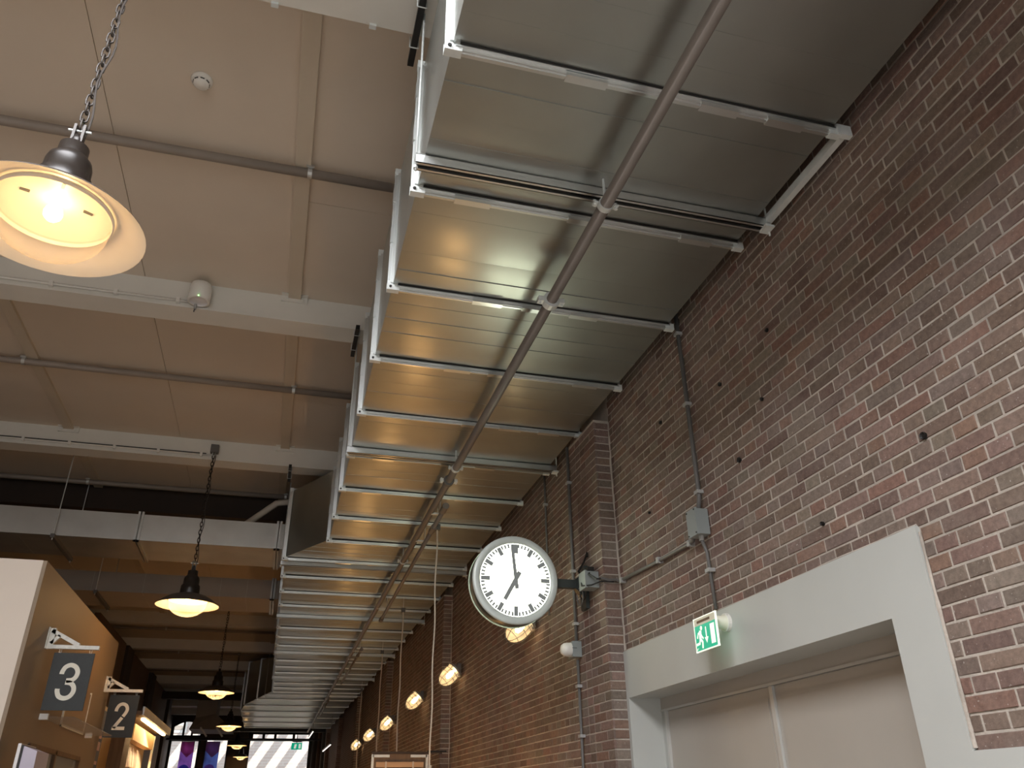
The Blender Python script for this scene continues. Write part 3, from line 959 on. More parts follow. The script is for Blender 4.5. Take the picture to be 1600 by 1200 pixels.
# ================================================================== PENDANT LAMPS
def pendant(z_hook, detailed):
    """built round x=y=0 with the shade rim at z=0"""
    t = thing('pendant_lamp', 'tmp', 'lamp')
    outer = [(0.115, 0.150), (0.16, 0.138), (0.24, 0.112), (0.31, 0.070), (0.365, 0.028), (0.395, 0.0), (0.397, -0.004)]
    inner = [(0.397, -0.004), (0.386, 0.002), (0.355, 0.022), (0.30, 0.060), (0.255, 0.085), (0.235, 0.090), (0.205, 0.112), (0.15, 0.130), (0.10, 0.137), (0.0, 0.138)]
    MB().lathe(outer, (0, 0, 0), n=48).build('shade', M['lamp_grey'], t, True, fix=False)
    MB().lathe(inner, (0, 0, 0), n=48).build('reflector', M['lamp_inner'], t, True)
    dome = [(0.240, 0.088), (0.240, 0.03)] + [(0.238 * math.cos(a), 0.02 - 0.165 * math.sin(a)) for a in [i * PI / 2 / 9 for i in range(10)]]
    MB().lathe(dome, (0, 0, 0), n=40).build('glass_dome', M['dome'], t, True)
    MB().lathe([(0.246, 0.082), (0.250, 0.075), (0.250, 0.062), (0.243, 0.058)], (0, 0, 0), n=40).build('dome_ring', M['white'], t, True)
    neck = [(0.0, 0.46), (0.05, 0.46), (0.064, 0.455), (0.066, 0.40), (0.074, 0.388), (0.094, 0.365), (0.100, 0.34), (0.103, 0.27), (0.120, 0.255), (0.123, 0.20), (0.125, 0.145)]
    MB().lathe(neck, (0, 0, 0), n=28).build('lamp_holder', M['lamp_black'], t, True)
    MB().lathe([(0.0, 0.53), (0.02, 0.528), (0.026, 0.50), (0.03, 0.45)], (0, 0, 0), n=14).build('cable_gland', M['lamp_black'], t, True)
    bl = [(0.0, 0.002), (0.022, 0.006), (0.036, 0.022), (0.040, 0.042), (0.034, 0.064), (0.022, 0.085), (0.018, 0.11), (0.0, 0.112)]
    MB().lathe(bl, (0, 0, 0.02), n=18).build('bulb', M['bulb'], t, True)
    if detailed:
        for k in range(4):
            a = k * PI / 2 + 0.4
            MB().bar((0.11 * math.cos(a), 0.11 * math.sin(a), 0.130), (0.15 * math.cos(a), 0.15 * math.sin(a), 0.128), 0.012, 0.008).build('retaining_clip', M['wire'], t)
    # two yoke plates, chain, cable, hook box
    for s in (-1, 1):
        MB().box(-0.006 + s * 0.02, 0.006 + s * 0.02, -0.018, 0.018, 0.45, 0.59).build('yoke_plate', M['lamp_grey'], t)
    MB().tube([(-0.05, 0, 0.56), (0.05, 0, 0.56)], 0.006, 8).build('yoke_bolt', M['zinc'], t)
    pitch = 0.056
    n = int((z_hook - 0.57) / pitch)
    ch = MB()
    for k in range(n):
        c = (0, 0, 0.60 + k * pitch)
        side = (1, 0, 0) if k % 2 else (0, 1, 0)
        if detailed:
            MB().link(c, (0, 0, 1), side, 0.036, 0.0175, 0.005).build('chain_link', M['lamp_grey'], t, True)
        else:
            ch.link(c, (0, 0, 1), side, 0.036, 0.0175, 0.006, 8, 4)
    if not detailed:
        ch.build('chain', M['lamp_black'], t)
    MB().tube([(0.02 + 0.012 * math.sin(k * 0.9), 0.01 * math.cos(k * 0.7), 0.52 + (z_hook - 0.52) * k / 24) for k in range(25)], 0.0055, 6).build('lamp_cable', M['lamp_grey'], t)
    hb = MB().box(-0.055, 0.055, -0.03, 0.055, z_hook, z_hook + 0.12).build('hook_box', M['conduit'], t)
    MB().link((0, 0, z_hook - 0.015), (0, 0, 1), (1, 0, 0), 0.035, 0.02, 0.005).build('hook', M['zinc'], hb)
    return t
LAMPS = [(-1.085, 2.90, 3.675), (-1.13, 10.22, 3.742), (-1.19, 18.55, 3.742), (-1.21, 26.5, 3.742), (-1.20, 34.75, 3.742), (-1.23, 42.6, 3.742)]
LLAB = ['largest pendant lamp, nearest the camera, hanging on a chain at the left edge', 'pendant lamp with dark shade hanging in front of the dark branch duct', 'third pendant lamp in the row, beside the numbered signs', 'fourth pendant lamp in the row, before the stepped duct', 'fifth pendant lamp in the row, before the far windows', 'farthest and smallest pendant lamp, before the far windows']
lp1 = pendant((5.70 - 3.675) / 0.9, True)
lp2 = pendant((5.70 - 3.742) / 0.9, False)
lp3 = pendant((5.79 - 3.742) / 0.9, False)
lp2.scale = lp3.scale = (0.9, 0.9, 0.9)
for i, p in enumerate(LAMPS):
    if i == 0:
        o = lp1
        o.scale = (0.9, 0.9, 0.9)
    elif i == 1:
        o = lp2
    elif i == 2:
        o = lp3
    else:
        o = copy_tree(lp3)
    o.location = p
    o['label'] = LLAB[i]
    o['group'] = 'pendant lamps in a row along the hall'
    lg = light('pendant_light', 'POINT', (p[0], p[1], p[2] - 0.02), 8.5 if i else 0.75, (1.0, 0.57, 0.25), radius=0.05)

# ================================================================== WALL LAMPS
def wall_lamp():
    t = thing('wall_lamp', 'tmp', 'lamp')
    ax = Vector((-0.72, 0, -0.69)).normalized()
    o = Vector((-0.14, 0, 0.0))
    MB().box(-0.05, 0.0, -0.06, 0.06, -0.02, 0.14).build('wall_plate', M['conduit'], t)
    MB().bar((-0.03, 0, 0.07), o - ax * 0.10, 0.05, 0.05).build('arm', M['conduit'], t)
    MB().lathe([(0, -0.15), (0.05, -0.15), (0.075, -0.12), (0.115, -0.10), (0.118, -0.075), (0.0, -0.075)], o, ax, 20).build('cap', M['galv_side'], t, fix=True)
    g = [(0.100, -0.075), (0.105, 0.02)] + [(0.105 * math.cos(a), 0.02 + 0.16 * math.sin(a)) for a in [i * PI / 2 / 7 for i in range(8)]]
    MB().lathe(g, o, ax, 24).build('glass_jar', M['wall_glass'], t, True)
    MB().lathe([(0, -0.07), (0.02, -0.06), (0.03, -0.02), (0.034, 0.02), (0.026, 0.06), (0, 0.075)], o, ax, 12).build('bulb', M['wall_bulb'], t, True)
    u = ax.cross(Vector((0, 1, 0))).normalized()
    v = Vector((0, 1, 0))
    cg = MB()
    for k in range(6):
        a = k * PI / 3
        d = u * math.cos(a) + v * math.sin(a)
        pts = [o + ax * -0.08 + d * 0.115, o + ax * 0.03 + d * 0.116] + [o + ax * (0.03 + 0.165 * math.sin(q)) + d * (0.116 * math.cos(q)) for q in (0.35, 0.7, 1.05, 1.4, 1.57)]
        cg.tube(pts, 0.0035, 5)
    for h, r in ((-0.03, 0.116), (0.035, 0.116), (0.13, 0.088)):
        cg.tube([o + ax * h + (u * math.cos(a) + v * math.sin(a)) * r for a in [2 * PI * k / 20 for k in range(21)]], 0.0035, 5)
    cg.build('cage', M['wire'], t)
    return t
WL = [(2.42, 7.82, 3.17), (2.42, 11.32, 3.20), (2.42, 14.28, 3.195), (2.42, 17.72, 3.135), (2.42, 20.86, 3.14), (2.42, 23.95, 3.12)]
WLL = ['caged wall lamp half hidden directly below the clock', 'caged glass wall lamp nearest of those left of the clock, by the pale cable', 'second caged glass wall lamp left of the clock', 'third caged glass wall lamp left of the clock', 'fourth caged glass wall lamp left of the clock', 'farthest and smallest caged glass wall lamp']
w0 = wall_lamp()
for i, p in enumerate(WL):
    o = w0 if i == 0 else copy_tree(w0)
    o.location = p
    o['label'] = WLL[i]
    o['group'] = 'caged lamps along the brick wall'
    light('wall_lamp_light', 'POINT', (p[0] - 0.155, p[1], p[2] - 0.015), 2.6, (1.0, 0.72, 0.42), radius=0.03)

# ================================================================== CLOCK
CX, CY, CZ, CR = 1.700, 5.95, 3.155, 0.340
ck = thing('station_clock', 'large round white lit clock on a bracket from the brick pilaster', 'clock', (PX, CY + 0.1, CZ - 0.2))
TH = 0.075
MB().lathe([(0.30, -TH), (CR - 0.012, -TH), (CR, -TH + 0.02), (CR, TH - 0.02), (CR - 0.012, TH), (0.30, TH)], (CX, CY + TH, CZ), (0, 1, 0), 72).build('housing', M['clock_body'], ck, True, fix=True)
for yy in (CY - 0.006, CY + 2 * TH + 0.006):
    MB().lathe([(0.284, 0.012), (0.288, -0.008), (CR - 0.004, -0.008), (CR + 0.004, 0.0), (CR + 0.004, 0.014)], (CX, yy, CZ), (0, 1 if yy < CY else -1, 0), 72).build('rim', M['clock_ring'], ck, True, fix=True)
    f = CY - 0.001 if yy < CY else CY + 2 * TH + 0.001
    MB().lathe([(0, 0), (0.15, 0), (0.298, 0)], (CX, f, CZ), (0, -1 if yy < CY else 1, 0), 72).build('dial', M['clock_face'], ck, fix=True)
def cfn(ang, off):
    ca, sa = math.cos(ang), math.sin(ang)
    return lambda u, v, w: (CX + u * ca + v * sa, CY - off - w, CZ - u * sa + v * ca)
for k in range(60):
    a = 2 * PI * k / 60
    if k % 5 == 0:
        hw, r0, r1 = (0.0165 if k else 0.024), 0.205 if k % 15 == 0 else 0.212, 0.279
        MB().prism([(-hw, r0), (hw, r0), (hw, r1), (-hw, r1)], cfn(a, 0.003), 0.001).build('hour_mark', M['clock_ink'], ck, fix=True)
    else:
        MB().prism([(-0.0076, 0.250), (0.0076, 0.250), (0.0076, 0.281), (-0.0076, 0.281)], cfn(a, 0.003), 0.001).build('minute_mark', M['clock_ink'], ck, fix=True)
am = 2 * PI * (59.0 / 60)
ah = 2 * PI * (6 + 59.0 / 60) / 12
MB().prism([(-0.0150, -0.075), (0.0150, -0.075), (0.0120, 0.268), (-0.0120, 0.268)], cfn(am, 0.012), 0.003).build('minute_hand', M['clock_ink'], ck, fix=True)
MB().prism([(-0.0175, -0.068), (0.0175, -0.068), (0.0155, 0.182), (-0.0155, 0.182)], cfn(ah, 0.007), 0.003).build('hour_hand', M['clock_ink'], ck, fix=True)
MB().lathe([(0, 0.02), (0.012, 0.02), (0.012, 0)], (CX, CY, CZ), (0, -1, 0), 14).build('spindle', M['clock_ink'], ck, fix=True)
prt = MB()
for k, (w, h) in enumerate([(0.006, 0.010), (0.003, 0.014), (0.006, 0.010), (0.003, 0.014), (0.006, 0.010), (0.006, 0.010)]):
    u0 = -0.035 + k * 0.013
    prt.prism([(u0, -0.128), (u0 + w, -0.128), (u0 + w, -0.128 + h), (u0, -0.128 + h)], cfn(0, 0.003), 0.001)
prt.build('dial_print', M['clock_faint'], ck, fix=True)
MB().box(CX - 0.006, CX + 0.006, CY - 0.016, CY - 0.012, CZ - CR + 0.004, CZ - CR + 0.03).build('rim_latch', M['clock_ring'], ck)
ya = CY + 0.075
MB().box(CX + CR - 0.02, PX - 0.03, ya - 0.025, ya + 0.025, CZ - 0.028, CZ + 0.038).build('bracket_arm', M['clock_body'], ck)
bk = MB()
bk.prism([(PX - 0.10, CZ + 0.04), (PX, CZ + 0.12), (PX, CZ - 0.16), (PX - 0.03, CZ - 0.10), (PX - 0.10, CZ - 0.03)], lambda u, v, w: (u, ya - 0.03 + w, v), 0.06)
bk.box(PX - 0.03, PX, ya - 0.06, ya + 0.06, CZ - 0.19, CZ + 0.15)
bk.build('bracket_plate', M['clock_body'], ck, fix=True)
# clock's cable box and loose cables
cb = thing('clock_cable_box', 'grey plastic cable box with loose black cables between clock bracket and brick corner', 'box', (PX - 0.05, 5.80, 3.08))
MB().box(PX - 0.10, PX + 0.0, 5.74, 5.87, 3.075, 3.20).build('box_body', M['greybox'], cb)
MB().box(PX - 0.115, PX - 0.10, 5.735, 5.875, 3.07, 3.205).build('box_lid', M['greybox'], cb)
MB().box(PX - 0.07, PX - 0.02, 5.78, 5.85, 3.20, 3.245).build('connector', M['cable_black'], cb)
for z in (3.10, 3.14, 3.18):
    MB().tube([(PX - 0.09, 5.87, z), (PX - 0.09, 5.90, z)], 0.011, 10).build('gland', M['steel_dark'], cb)
def coil(c, r, turns, ph, name, m, rr=0.005):
    pts = []
    for k in range(int(turns * 14) + 1):
        a = ph + 2 * PI * k / 14
        pts.append((c[0] + 0.01 * math.sin(a * 0.5), c[1] + r * math.cos(a), c[2] + r * 1.25 * math.sin(a)))
    MB().tube(pts, rr, 6).build(name, m, cb)
coil((PX - 0.06, 5.955, 3.10), 0.062, 1.0, 0.3, 'cable_loop', M['cable_black'])
coil((PX - 0.09, 5.95, 3.05), 0.055, 0.9, 1.2, 'cable_loop', M['conduit'])
MB().tube([(PX - 0.06, 5.90, 3.18), (PX - 0.07, 6.00, 3.26), (PX - 0.02, 5.99, 3.34), (PX - 0.012, 5.93, 3.40), (PX - 0.02, 5.91, 3.36)], 0.008, 6).build('loose_cable', M['cable_black'], cb)
MB().tube([(PX - 0.04, 5.80, 3.22), (PX - 0.09, 5.72, 3.17), (PX - 0.05, 5.66, 3.12), (PX + 0.02, 5.64, 3.12)], 0.007, 6).build('loose_cable', M['cable_black'], cb)
MB().tube([(PX - 0.10, 5.86, 3.15), (PX - 0.13, 5.78, 3.09), (PX - 0.08, 5.70, 3.08), (PX - 0.02, 5.645, 3.10), (PX + 0.08, 5.64, 3.10)], 0.006, 6).build('loose_cable', M['cable_black'], cb)
MB().tube([(PX - 0.02, 5.645, 3.125), (PX + 0.04, 5.64, 3.11), (PX + 0.10, 5.63, 3.115), (D - 0.02, 5.60, 3.09)], 0.011, 8).build('loose_cable', M['conduit'], cb)

# ---- junction box, conduits, sensor
jb = thing('junction_box', 'grey plastic junction box on the brick wall above the exit sign', 'box', (D - 0.04, 4.26, 3.03))
MB().box(D - 0.085, D - 0.008, 4.205, 4.315, 3.045, 3.205).build('box_body', M['greybox'], jb)
MB().box(D - 0.098, D - 0.085, 4.200, 4.320, 3.04, 3.21).build('box_lid', M['greybox'], jb)
for yy in (4.212, 4.308):
    for zz in (3.052, 3.198):
        MB().lathe([(0, 0.004), (0.005, 0.004), (0.005, 0)], (D - 0.098, yy, zz), (-1, 0, 0), 6).build('screw', M['steel_dark'], jb, fix=True)
MB().tube([(D - 0.045, 4.255, 3.045), (D - 0.045, 4.255, 3.015)], 0.016, 10).build('gland', M['clip'], jb)
def conduit(label, pts, r, clips, vertical=True):
    t = thing('conduit', label, 'conduit', pts[-1])
    MB().tube(pts, r, 10).build('tube', M['conduit'], t, True)
    for (x, y, z) in clips:
        c = MB()
        if vertical: c.box(x - 0.022, D if x > PX else PX, y - 0.024, y + 0.024, z - 0.011, z + 0.011)
        else: c.box(x - 0.022, D, y - 0.014, y + 0.014, z - 0.02, z + 0.02)
        c.build('saddle_clip', M['clip'], t)
    return t
cx = D - 0.022
conduit('dark upper conduit running from the duct down to the wall junction box', [(cx, 4.262, 4.9), (cx, 4.258, 3.30), (D - 0.04, 4.26, 3.205)], 0.015, [(cx, 4.262, 4.5), (cx, 4.261, 3.95), (cx, 4.258, 3.33)])
conduit('short conduit from the junction box down to the exit sign', [(D - 0.045, 4.255, 3.02), (cx, 4.25, 2.94), (cx, 4.235, 2.60)], 0.011, [(cx, 4.243, 2.83)])
conduit('sloping conduit along the bricks from junction box to clock pilaster', [(D - 0.05, 4.33, 3.08), (D - 0.045, 4.36, 3.05), (cx, 4.45, 3.055), (cx, 5.0, 3.07), (cx, 5.6, 3.10)], 0.013, [(cx, 4.44, 3.052), (cx, 4.9, 3.068), (cx, 5.55, 3.09)], False)
px2 = PX - 0.02
conduit('long vertical conduit up the clock pilaster to the air duct', [(px2, 6.26, 4.46), (px2, 6.26, 2.76)], 0.014, [(px2, 6.26, 4.12), (px2, 6.26, 3.33), (px2, 6.26, 2.90)])
conduit('lower conduit leaving the white dome sensor downwards', [(px2, 6.25, 2.62), (px2, 6.24, 1.0)], 0.012, [(px2, 6.25, 2.42), (px2, 6.24, 2.06)])
conduit('thin conduit on the bricks left of the pilaster above the clock', [(cx, 7.35, 5.0), (cx, 7.35, 3.2)], 0.011, [(cx, 7.35, 4.3)])
ds = thing('dome_sensor', 'white dome sensor on a grey box low on the brick pilaster', 'sensor', (PX - 0.04, 6.25, 2.62))
MB().box(PX - 0.075, PX, 6.20, 6.305, 2.635, 2.755).build('box_body', M['greybox'], ds)
MB().box(PX - 0.079, PX - 0.04, 6.199, 6.23, 2.70, 2.704).build('vent_slot', M['steel_dark'], ds)
MB().lathe([(0.054, 0), (0.054, 0.03), (0.050, 0.055), (0.034, 0.078), (0.0, 0.084)], (PX - 0.075, 6.2525, 2.695), (-1, 0, 0), 24).build('dome', M['white'], ds, True, fix=True)

# ---- exit sign
ex = thing('exit_sign', 'green running man exit sign with down arrow on the grey lintel', 'sign', (D - 0.08, 4.16, 2.35))
EX, e0, e1, ez0, ez1 = 2.305, 4.298, 4.035, 2.358, 2.545
W, Hh = e0 - e1, ez1 - ez0
efn = lambda u, v, w: (EX - w, e0 - u * W, ez0 + v * Hh)      # u: left to right as read, v up
MB().box(EX, EX + 0.007, e1, e0, ez0, ez1).build('plate', M['exit_glass'], ex)
fr = MB()
for (u0, u1, v0, v1) in ((0, 0.035, 0, 1), (0.965, 1, 0, 1), (0, 1, 0, 0.03), (0, 1, 0.97, 1)):
    fr.prism([(u0, v0), (u1, v0), (u1, v1), (u0, v1)], lambda u, v, w: efn(u, v, w - 0.008), 0.0095)
fr.build('edge', M['exit_white'], ex, fix=True)
MB().prism([(0.035, 0.03), (0.965, 0.03), (0.965, 0.76), (0.035, 0.76)], efn, 0.0008).build('green_field', M['exit_green'], ex, fix=True)
MB().prism([(0.035, 0.76), (0.965, 0.76), (0.965, 0.97), (0.035, 0.97)], efn, 0.0006).build('clear_band', M['exit_body'], ex, fix=True)
MB().prism([(0.16, 0.83), (0.74, 0.83), (0.74, 0.905), (0.16, 0.905)], lambda u, v, w: efn(u, v, w + 0.0007), 0.0008).build('slot', M['wood'], ex, fix=True)
pf = lambda u, v, w: efn(u, v, w + 0.001)
man = MB()
# running man : u,v in field coordinates
def S(pts, w):
    # widths are isotropic in metres: convert to sign fractions
    q = [(p[0] * W, p[1] * Hh) for p in pts]
    man.stroke(q, w, lambda u, v, t: pf(u / W, v / Hh, t), 0.0008)
hc = (0.325 * W, 0.665 * Hh)
man.prism([(hc[0] + 0.0125 * math.cos(a), hc[1] + 0.0125 * math.sin(a)) for a in [2 * PI * k / 14 for k in range(14)]], lambda u, v, t: pf(u / W, v / Hh, t), 0.0008)
S([(0.275, 0.60), (0.245, 0.36)], 0.026)
S([(0.285, 0.57), (0.17, 0.53), (0.115, 0.40)], 0.011)
S([(0.265, 0.56), (0.32, 0.42), (0.385, 0.345)], 0.011)
S([(0.255, 0.36), (0.335, 0.25), (0.315, 0.075)], 0.015)
S([(0.24, 0.37), (0.20, 0.235), (0.055, 0.225)], 0.014)
man.build('running_man', M['exit_white'], ex, fix=True)
ar = MB()
ar.prism([(0.505, 0.66), (0.545, 0.66), (0.545, 0.36), (0.505, 0.36)], pf, 0.0008)
ar.prism([(0.445, 0.36), (0.605, 0.36), (0.525, 0.19)], pf, 0.0008)
ar.build('arrow', M['exit_white'], ex, fix=True)
MB().prism([(0.72, 0.12), (0.90, 0.12), (0.90, 0.69), (0.72, 0.69)], pf, 0.0008).build('doorway_mark', M['exit_white'], ex, fix=True)
em = MB()
em.prism([(0.06, 0.095), (0.13, 0.095), (0.13, 0.11), (0.06, 0.11)], pf, 0.0008)
em.prism([(0.06, 0.05), (0.08, 0.05), (0.08, 0.095), (0.06, 0.095)], pf, 0.0008)
em.build('small_mark', M['exit_white'], ex, fix=True)
MB().lathe([(0.0, 0.125), (0.036, 0.125), (0.036, 0.03), (0.044, 0.028), (0.044, 0.0)], (fx, 4.135, 2.503), (-1, 0, 0), 24).build('mount_tube', M['exit_body'], ex, True, fix=True)
MB().lathe([(0.045, 0.0), (0.050, 0.0), (0.050, 0.02), (0.045, 0.022)], (fx, 4.135, 2.503), (-1, 0, 0), 24).build('mount_ring', M['white'], ex, fix=True)

# ---- ceiling fittings
em_l = thing('emergency_light', 'white round emergency light with green pilot lamp on the second white beam', 'lamp', (-1.075, 6.5, 5.65))
lc = (-1.075, 6.50, 5.645)
MB().lathe([(0.0, 0.195), (0.06, 0.195), (0.085, 0.180), (0.094, 0.15), (0.097, 0.0), (0.078, 0.0)], lc, (0, 0, 1), 32).build('housing', M['white'], em_l, True, fix=True)
MB().lathe([(0.078, 0.0), (0.075, 0.012), (0.04, 0.016), (0.02, 0.012), (0.0, 0.006)], lc, (0, 0, 1), 32).build('lens', M['screen_white'], em_l, True, fix=True)
MB().lathe([(0, 0.005), (0.004, 0.003), (0.0045, 0)], (lc[0] + 0.005, lc[1] - 0.097, lc[2] + 0.006), (0, -1, 0), 8).build('pilot_lamp', M['led_green'], em_l, fix=True)
MB().box(lc[0] - 0.035, lc[0] - 0.015, 6.53, 6.56, 5.59, 5.64).build('cable_clamp', M['clip'], em_l)
MB().tube([(lc[0] - 0.025, 6.545, 5.60), (lc[0] - 0.03, 6.545, 5.56)], 0.006, 6).build('cable_end', M['conduit'], em_l)
sm = thing('smoke_detector', 'small round white smoke detector on the ceiling boards', 'detector', (-0.94, 4.13, H - 0.06))
MB().lathe([(0.068, 0), (0.070, -0.008), (0.066, -0.022), (0.05, -0.026)], (-0.94, 4.13, H), (0, 0, 1), 32).build('base', M['white'], sm, True, fix=True)
MB().lathe([(0.052, -0.022), (0.050, -0.046), (0.042, -0.056), (0.0, -0.058)], (-0.94, 4.13, H), (0, 0, 1), 32).build('chamber', M['white'], sm, True, fix=True)
for k in range(8):
    a = k * PI / 4 + 0.2
    MB().bar((-0.94 + 0.0515 * math.cos(a - 0.25), 4.13 + 0.0515 * math.sin(a - 0.25), H - 0.036), (-0.94 + 0.0515 * math.cos(a + 0.25), 4.13 + 0.0515 * math.sin(a + 0.25), H - 0.036), 0.006, 0.008).build('vent_slot', M['steel_dark'], sm)

# ================================================================== BOOTH AND NUMBER SIGNS
bo = thing('ticket_booth', 'white fronted booth with shade-toned tan side wall at the left edge', 'booth', (-4, 9.5, 0))
MB().box(-7, -2.03, 7.48, 7.52, 0, 3.49).build('front_board', M['booth_white'], bo)
sd = MB()
sd.box(-2.04, -2.0, 7.484, 11.46, 2.12, 3.488)
sd.box(-2.04, -2.0, 7.484, 8.30, 0, 2.12)
sd.box(-2.04, -2.0, 10.55, 11.46, 0, 2.12)
sd.box(-2.04, -2.0, 8.30, 10.55, 0, 1.0)
sd.build('side_board', M['booth_shade_tan'], bo)
MB().box(-7, -2.02, 7.5, 11.45, 3.44, 3.47).build('roof_board', M['booth_shade_tan'], bo)
MB().box(-7, -2.02, 11.43, 11.46, 0, 3.46).build('rear_board', M['booth_shade_tan'], bo)
wf = MB()
wf.box(-2.03, -1.985, 8.30, 10.55, 2.09, 2.13).box(-2.03, -1.985, 8.30, 8.34, 1.0, 2.12).box(-2.03, -1.985, 9.35, 9.40, 1.0, 2.12).box(-2.03, -1.985, 10.51, 10.55, 1.0, 2.12)
wf.build('window_frame', M['wood'], bo)
for a, b in ((8.34, 9.35), (9.40, 10.51)):
    MB().box(-2.02, -2.014, a, b, 1.0, 2.09).build('pane', M['pane'], bo)
MB().box(-2.6, -2.05, 8.6, 10.4, 1.0, 1.9).build('counter_cupboard', M['wood_pale'], bo)
MB().box(-2.0, -1.72, 8.46, 10.62, 2.345, 2.353).build('glass_canopy', M['pane'], bo)
for y in (8.47, 10.61):
    c = MB().box(-2.0, -1.93, y - 0.02, y + 0.02, 2.325, 2.375)
    c.build('canopy_clip', M['white'], bo)
MB().box(-2.0, -1.99, 9.3, 10.4, 2.36, 2.75).build('hatch_panel', M['booth_shade_tan'], bo)
hf = MB()
hf.box(-2.0, -1.984, 9.28, 9.31, 2.34, 2.77).box(-2.0, -1.984, 10.39, 10.42, 2.34, 2.77).box(-2.0, -1.984, 9.28, 10.42, 2.34, 2.365)
hf.build('hatch_frame', M['bracket'], bo)
sc1 = thing('info_screen', 'white cased screen standing at the lower left before the booth', 'screen', (-1.75, 7.4, 1.2))
MB().box(-1.822, -1.80, 7.30, 7.75, 1.3, 2.06).build('back_plate', M['screen_white'], sc1)
MB().box(-1.80, -1.787, 7.32, 7.74, 1.3, 2.05).build('gap', M['steel_dark'], sc1)
MB().quadbox([(-1.787, 7.33, 1.3), (-1.67, 7.33, 1.3), (-1.67, 7.72, 1.3), (-1.787, 7.72, 1.3), (-1.787, 7.33, 2.045), (-1.69, 7.33, 2.01), (-1.69, 7.72, 2.01), (-1.787, 7.72, 2.045)]).build('case', M['lilac'], sc1)
MB().box(-1.79, -1.70, 7.44, 7.60, 0, 1.3).build('stand', M['greybox'], sc1)

def digit_strokes(d):
    if d == '3':
        top = [(0.07, 0.70), (0.08, 0.78), (0.15, 0.90), (0.30, 0.955), (0.46, 0.90), (0.545, 0.77), (0.52, 0.63), (0.42, 0.545), (0.25, 0.525)]
        bot = [(0.24, 0.475), (0.41, 0.455), (0.52, 0.36), (0.54, 0.22), (0.45, 0.09), (0.29, 0.045), (0.13, 0.10), (0.055, 0.23), (0.05, 0.30)]
        return [top, bot]
    top = [(0.07, 0.68), (0.09, 0.79), (0.17, 0.91), (0.31, 0.955), (0.46, 0.90), (0.53, 0.77), (0.50, 0.64), (0.405, 0.49)]
    bot = [(0.375, 0.45), (0.22, 0.24), (0.085, 0.06)]
    return [top, bot, [(0.02, 0.055), (0.56, 0.055)]]
def smooth_pts(p, n=5):
    if len(p) < 4: return p
    out = []
    for i in range(len(p) - 1):
        a, b, c, d = p[max(i - 1, 0)], p[i], p[i + 1], p[min(i + 2, len(p) - 1)]
        for k in range(n):
            t = k / n
            out.append(tuple(0.5 * (2 * b[j] + (c[j] - a[j]) * t + (2 * a[j] - 5 * b[j] + 4 * c[j] - d[j]) * t * t + (3 * b[j] - a[j] - 3 * c[j] + d[j]) * t ** 3) for j in (0, 1)))
    return out + [p[-1]]
def number_sign(d, y, label, group, paint):
    t = thing('number_sign', label, 'sign', (-2.0, y, 2.36), group)
    br = MB()
    br.box(-2.0, -1.99, y - 0.04, y + 0.04, 2.87, 3.05)
    br.box(-1.992, -1.945, y - 0.02, y + 0.02, 2.87, 3.045)
    br.bar((-1.99, y, 2.888), (-1.565, y, 2.888), 0.045, 0.032)
    br.bar((-1.975, y, 3.025), (-1.735, y, 2.905), 0.04, 0.034)
    br.bar((-1.965, y, 2.915), (-1.905, y, 2.985), 0.04, 0.028)
    br.build('bracket', M['bracket'], t)
    for x in (-1.875, -1.63):
        MB().link((x, y, 2.862), (0, 0, 1), (1, 0, 0), 0.022, 0.009, 0.0022, 10, 5).build('hook', M['zinc'], t)
    bd = MB().box(-1.918, -1.590, y - 0.008, y + 0.008, 2.368, 2.840).build('board', M['sign_slate'], t)
    w, h = 0.26, 0.30
    fn = lambda u, v, q: (-1.838 + u, y - 0.0085 - q, 2.452 + v)
    g = MB()
    for s in digit_strokes(d):
        g.stroke(smooth_pts([(a * w, b * h) for a, b in s]), 0.037, fn, 0.0015)
    g.build('numeral', paint, t, fix=True)
    return t
number_sign('3', 8.1, 'nearer slate sign, number 3, hanging from a white bracket on the booth side', 'numbered hanging signs', M['sign_white'])
number_sign('2', 11.15, 'farther slate sign, number 2, hanging in front of the lit kiosk', 'numbered hanging signs', M['sign_white'])

# ================================================================== KIOSK BEYOND THE BOOTH
ki = thing('kiosk', 'warmly lit kiosk with tan header and lit shelf beyond the number 2 sign', 'kiosk', (-2.6, 15, 0))
MB().box(-2.3, -2.15, 15.2, 17.9, 2.62, 2.86).build('header_panel', M['tan_panel'], ki)
MB().box(-2.35, -1.95, 14.3, 18.4, 2.92, 2.97).build('canopy', M['wood'], ki)
MB().box(-1.96, -1.93, 14.3, 18.4, 2.91, 3.03).build('canopy_edge', M['galv_side'], ki)
MB().box(-2.04, -1.99, 14.9, 18.1, 2.885, 2.915).build('light_tube', M['led'], ki)
MB().box(-3.2, -2.36, 12.0, 18.4, 0, 2.95).build('back_wall', M['tan_panel'], ki)
MB().box(-2.36, -2.16, 14.5, 15.05, 0, 2.62).build('post', M['wood'], ki)
MB().box(-2.18, -2.14, 17.92, 17.97, 0, 2.86).build('corner_profile', M['white'], ki)
for r in range(2):
    z0 = 2.22 - r * 0.42
    MB().box(-2.36, -2.12, 15.2, 17.9, z0 - 0.02, z0).build('shelf', M['wood_pale'], ki)
light('kiosk_light', 'AREA', (-2.02, 16.5, 2.88), 16, (1.0, 0.68, 0.34), (0, 0.3, PI / 2), 3.0, 0.08)
pubn = 0
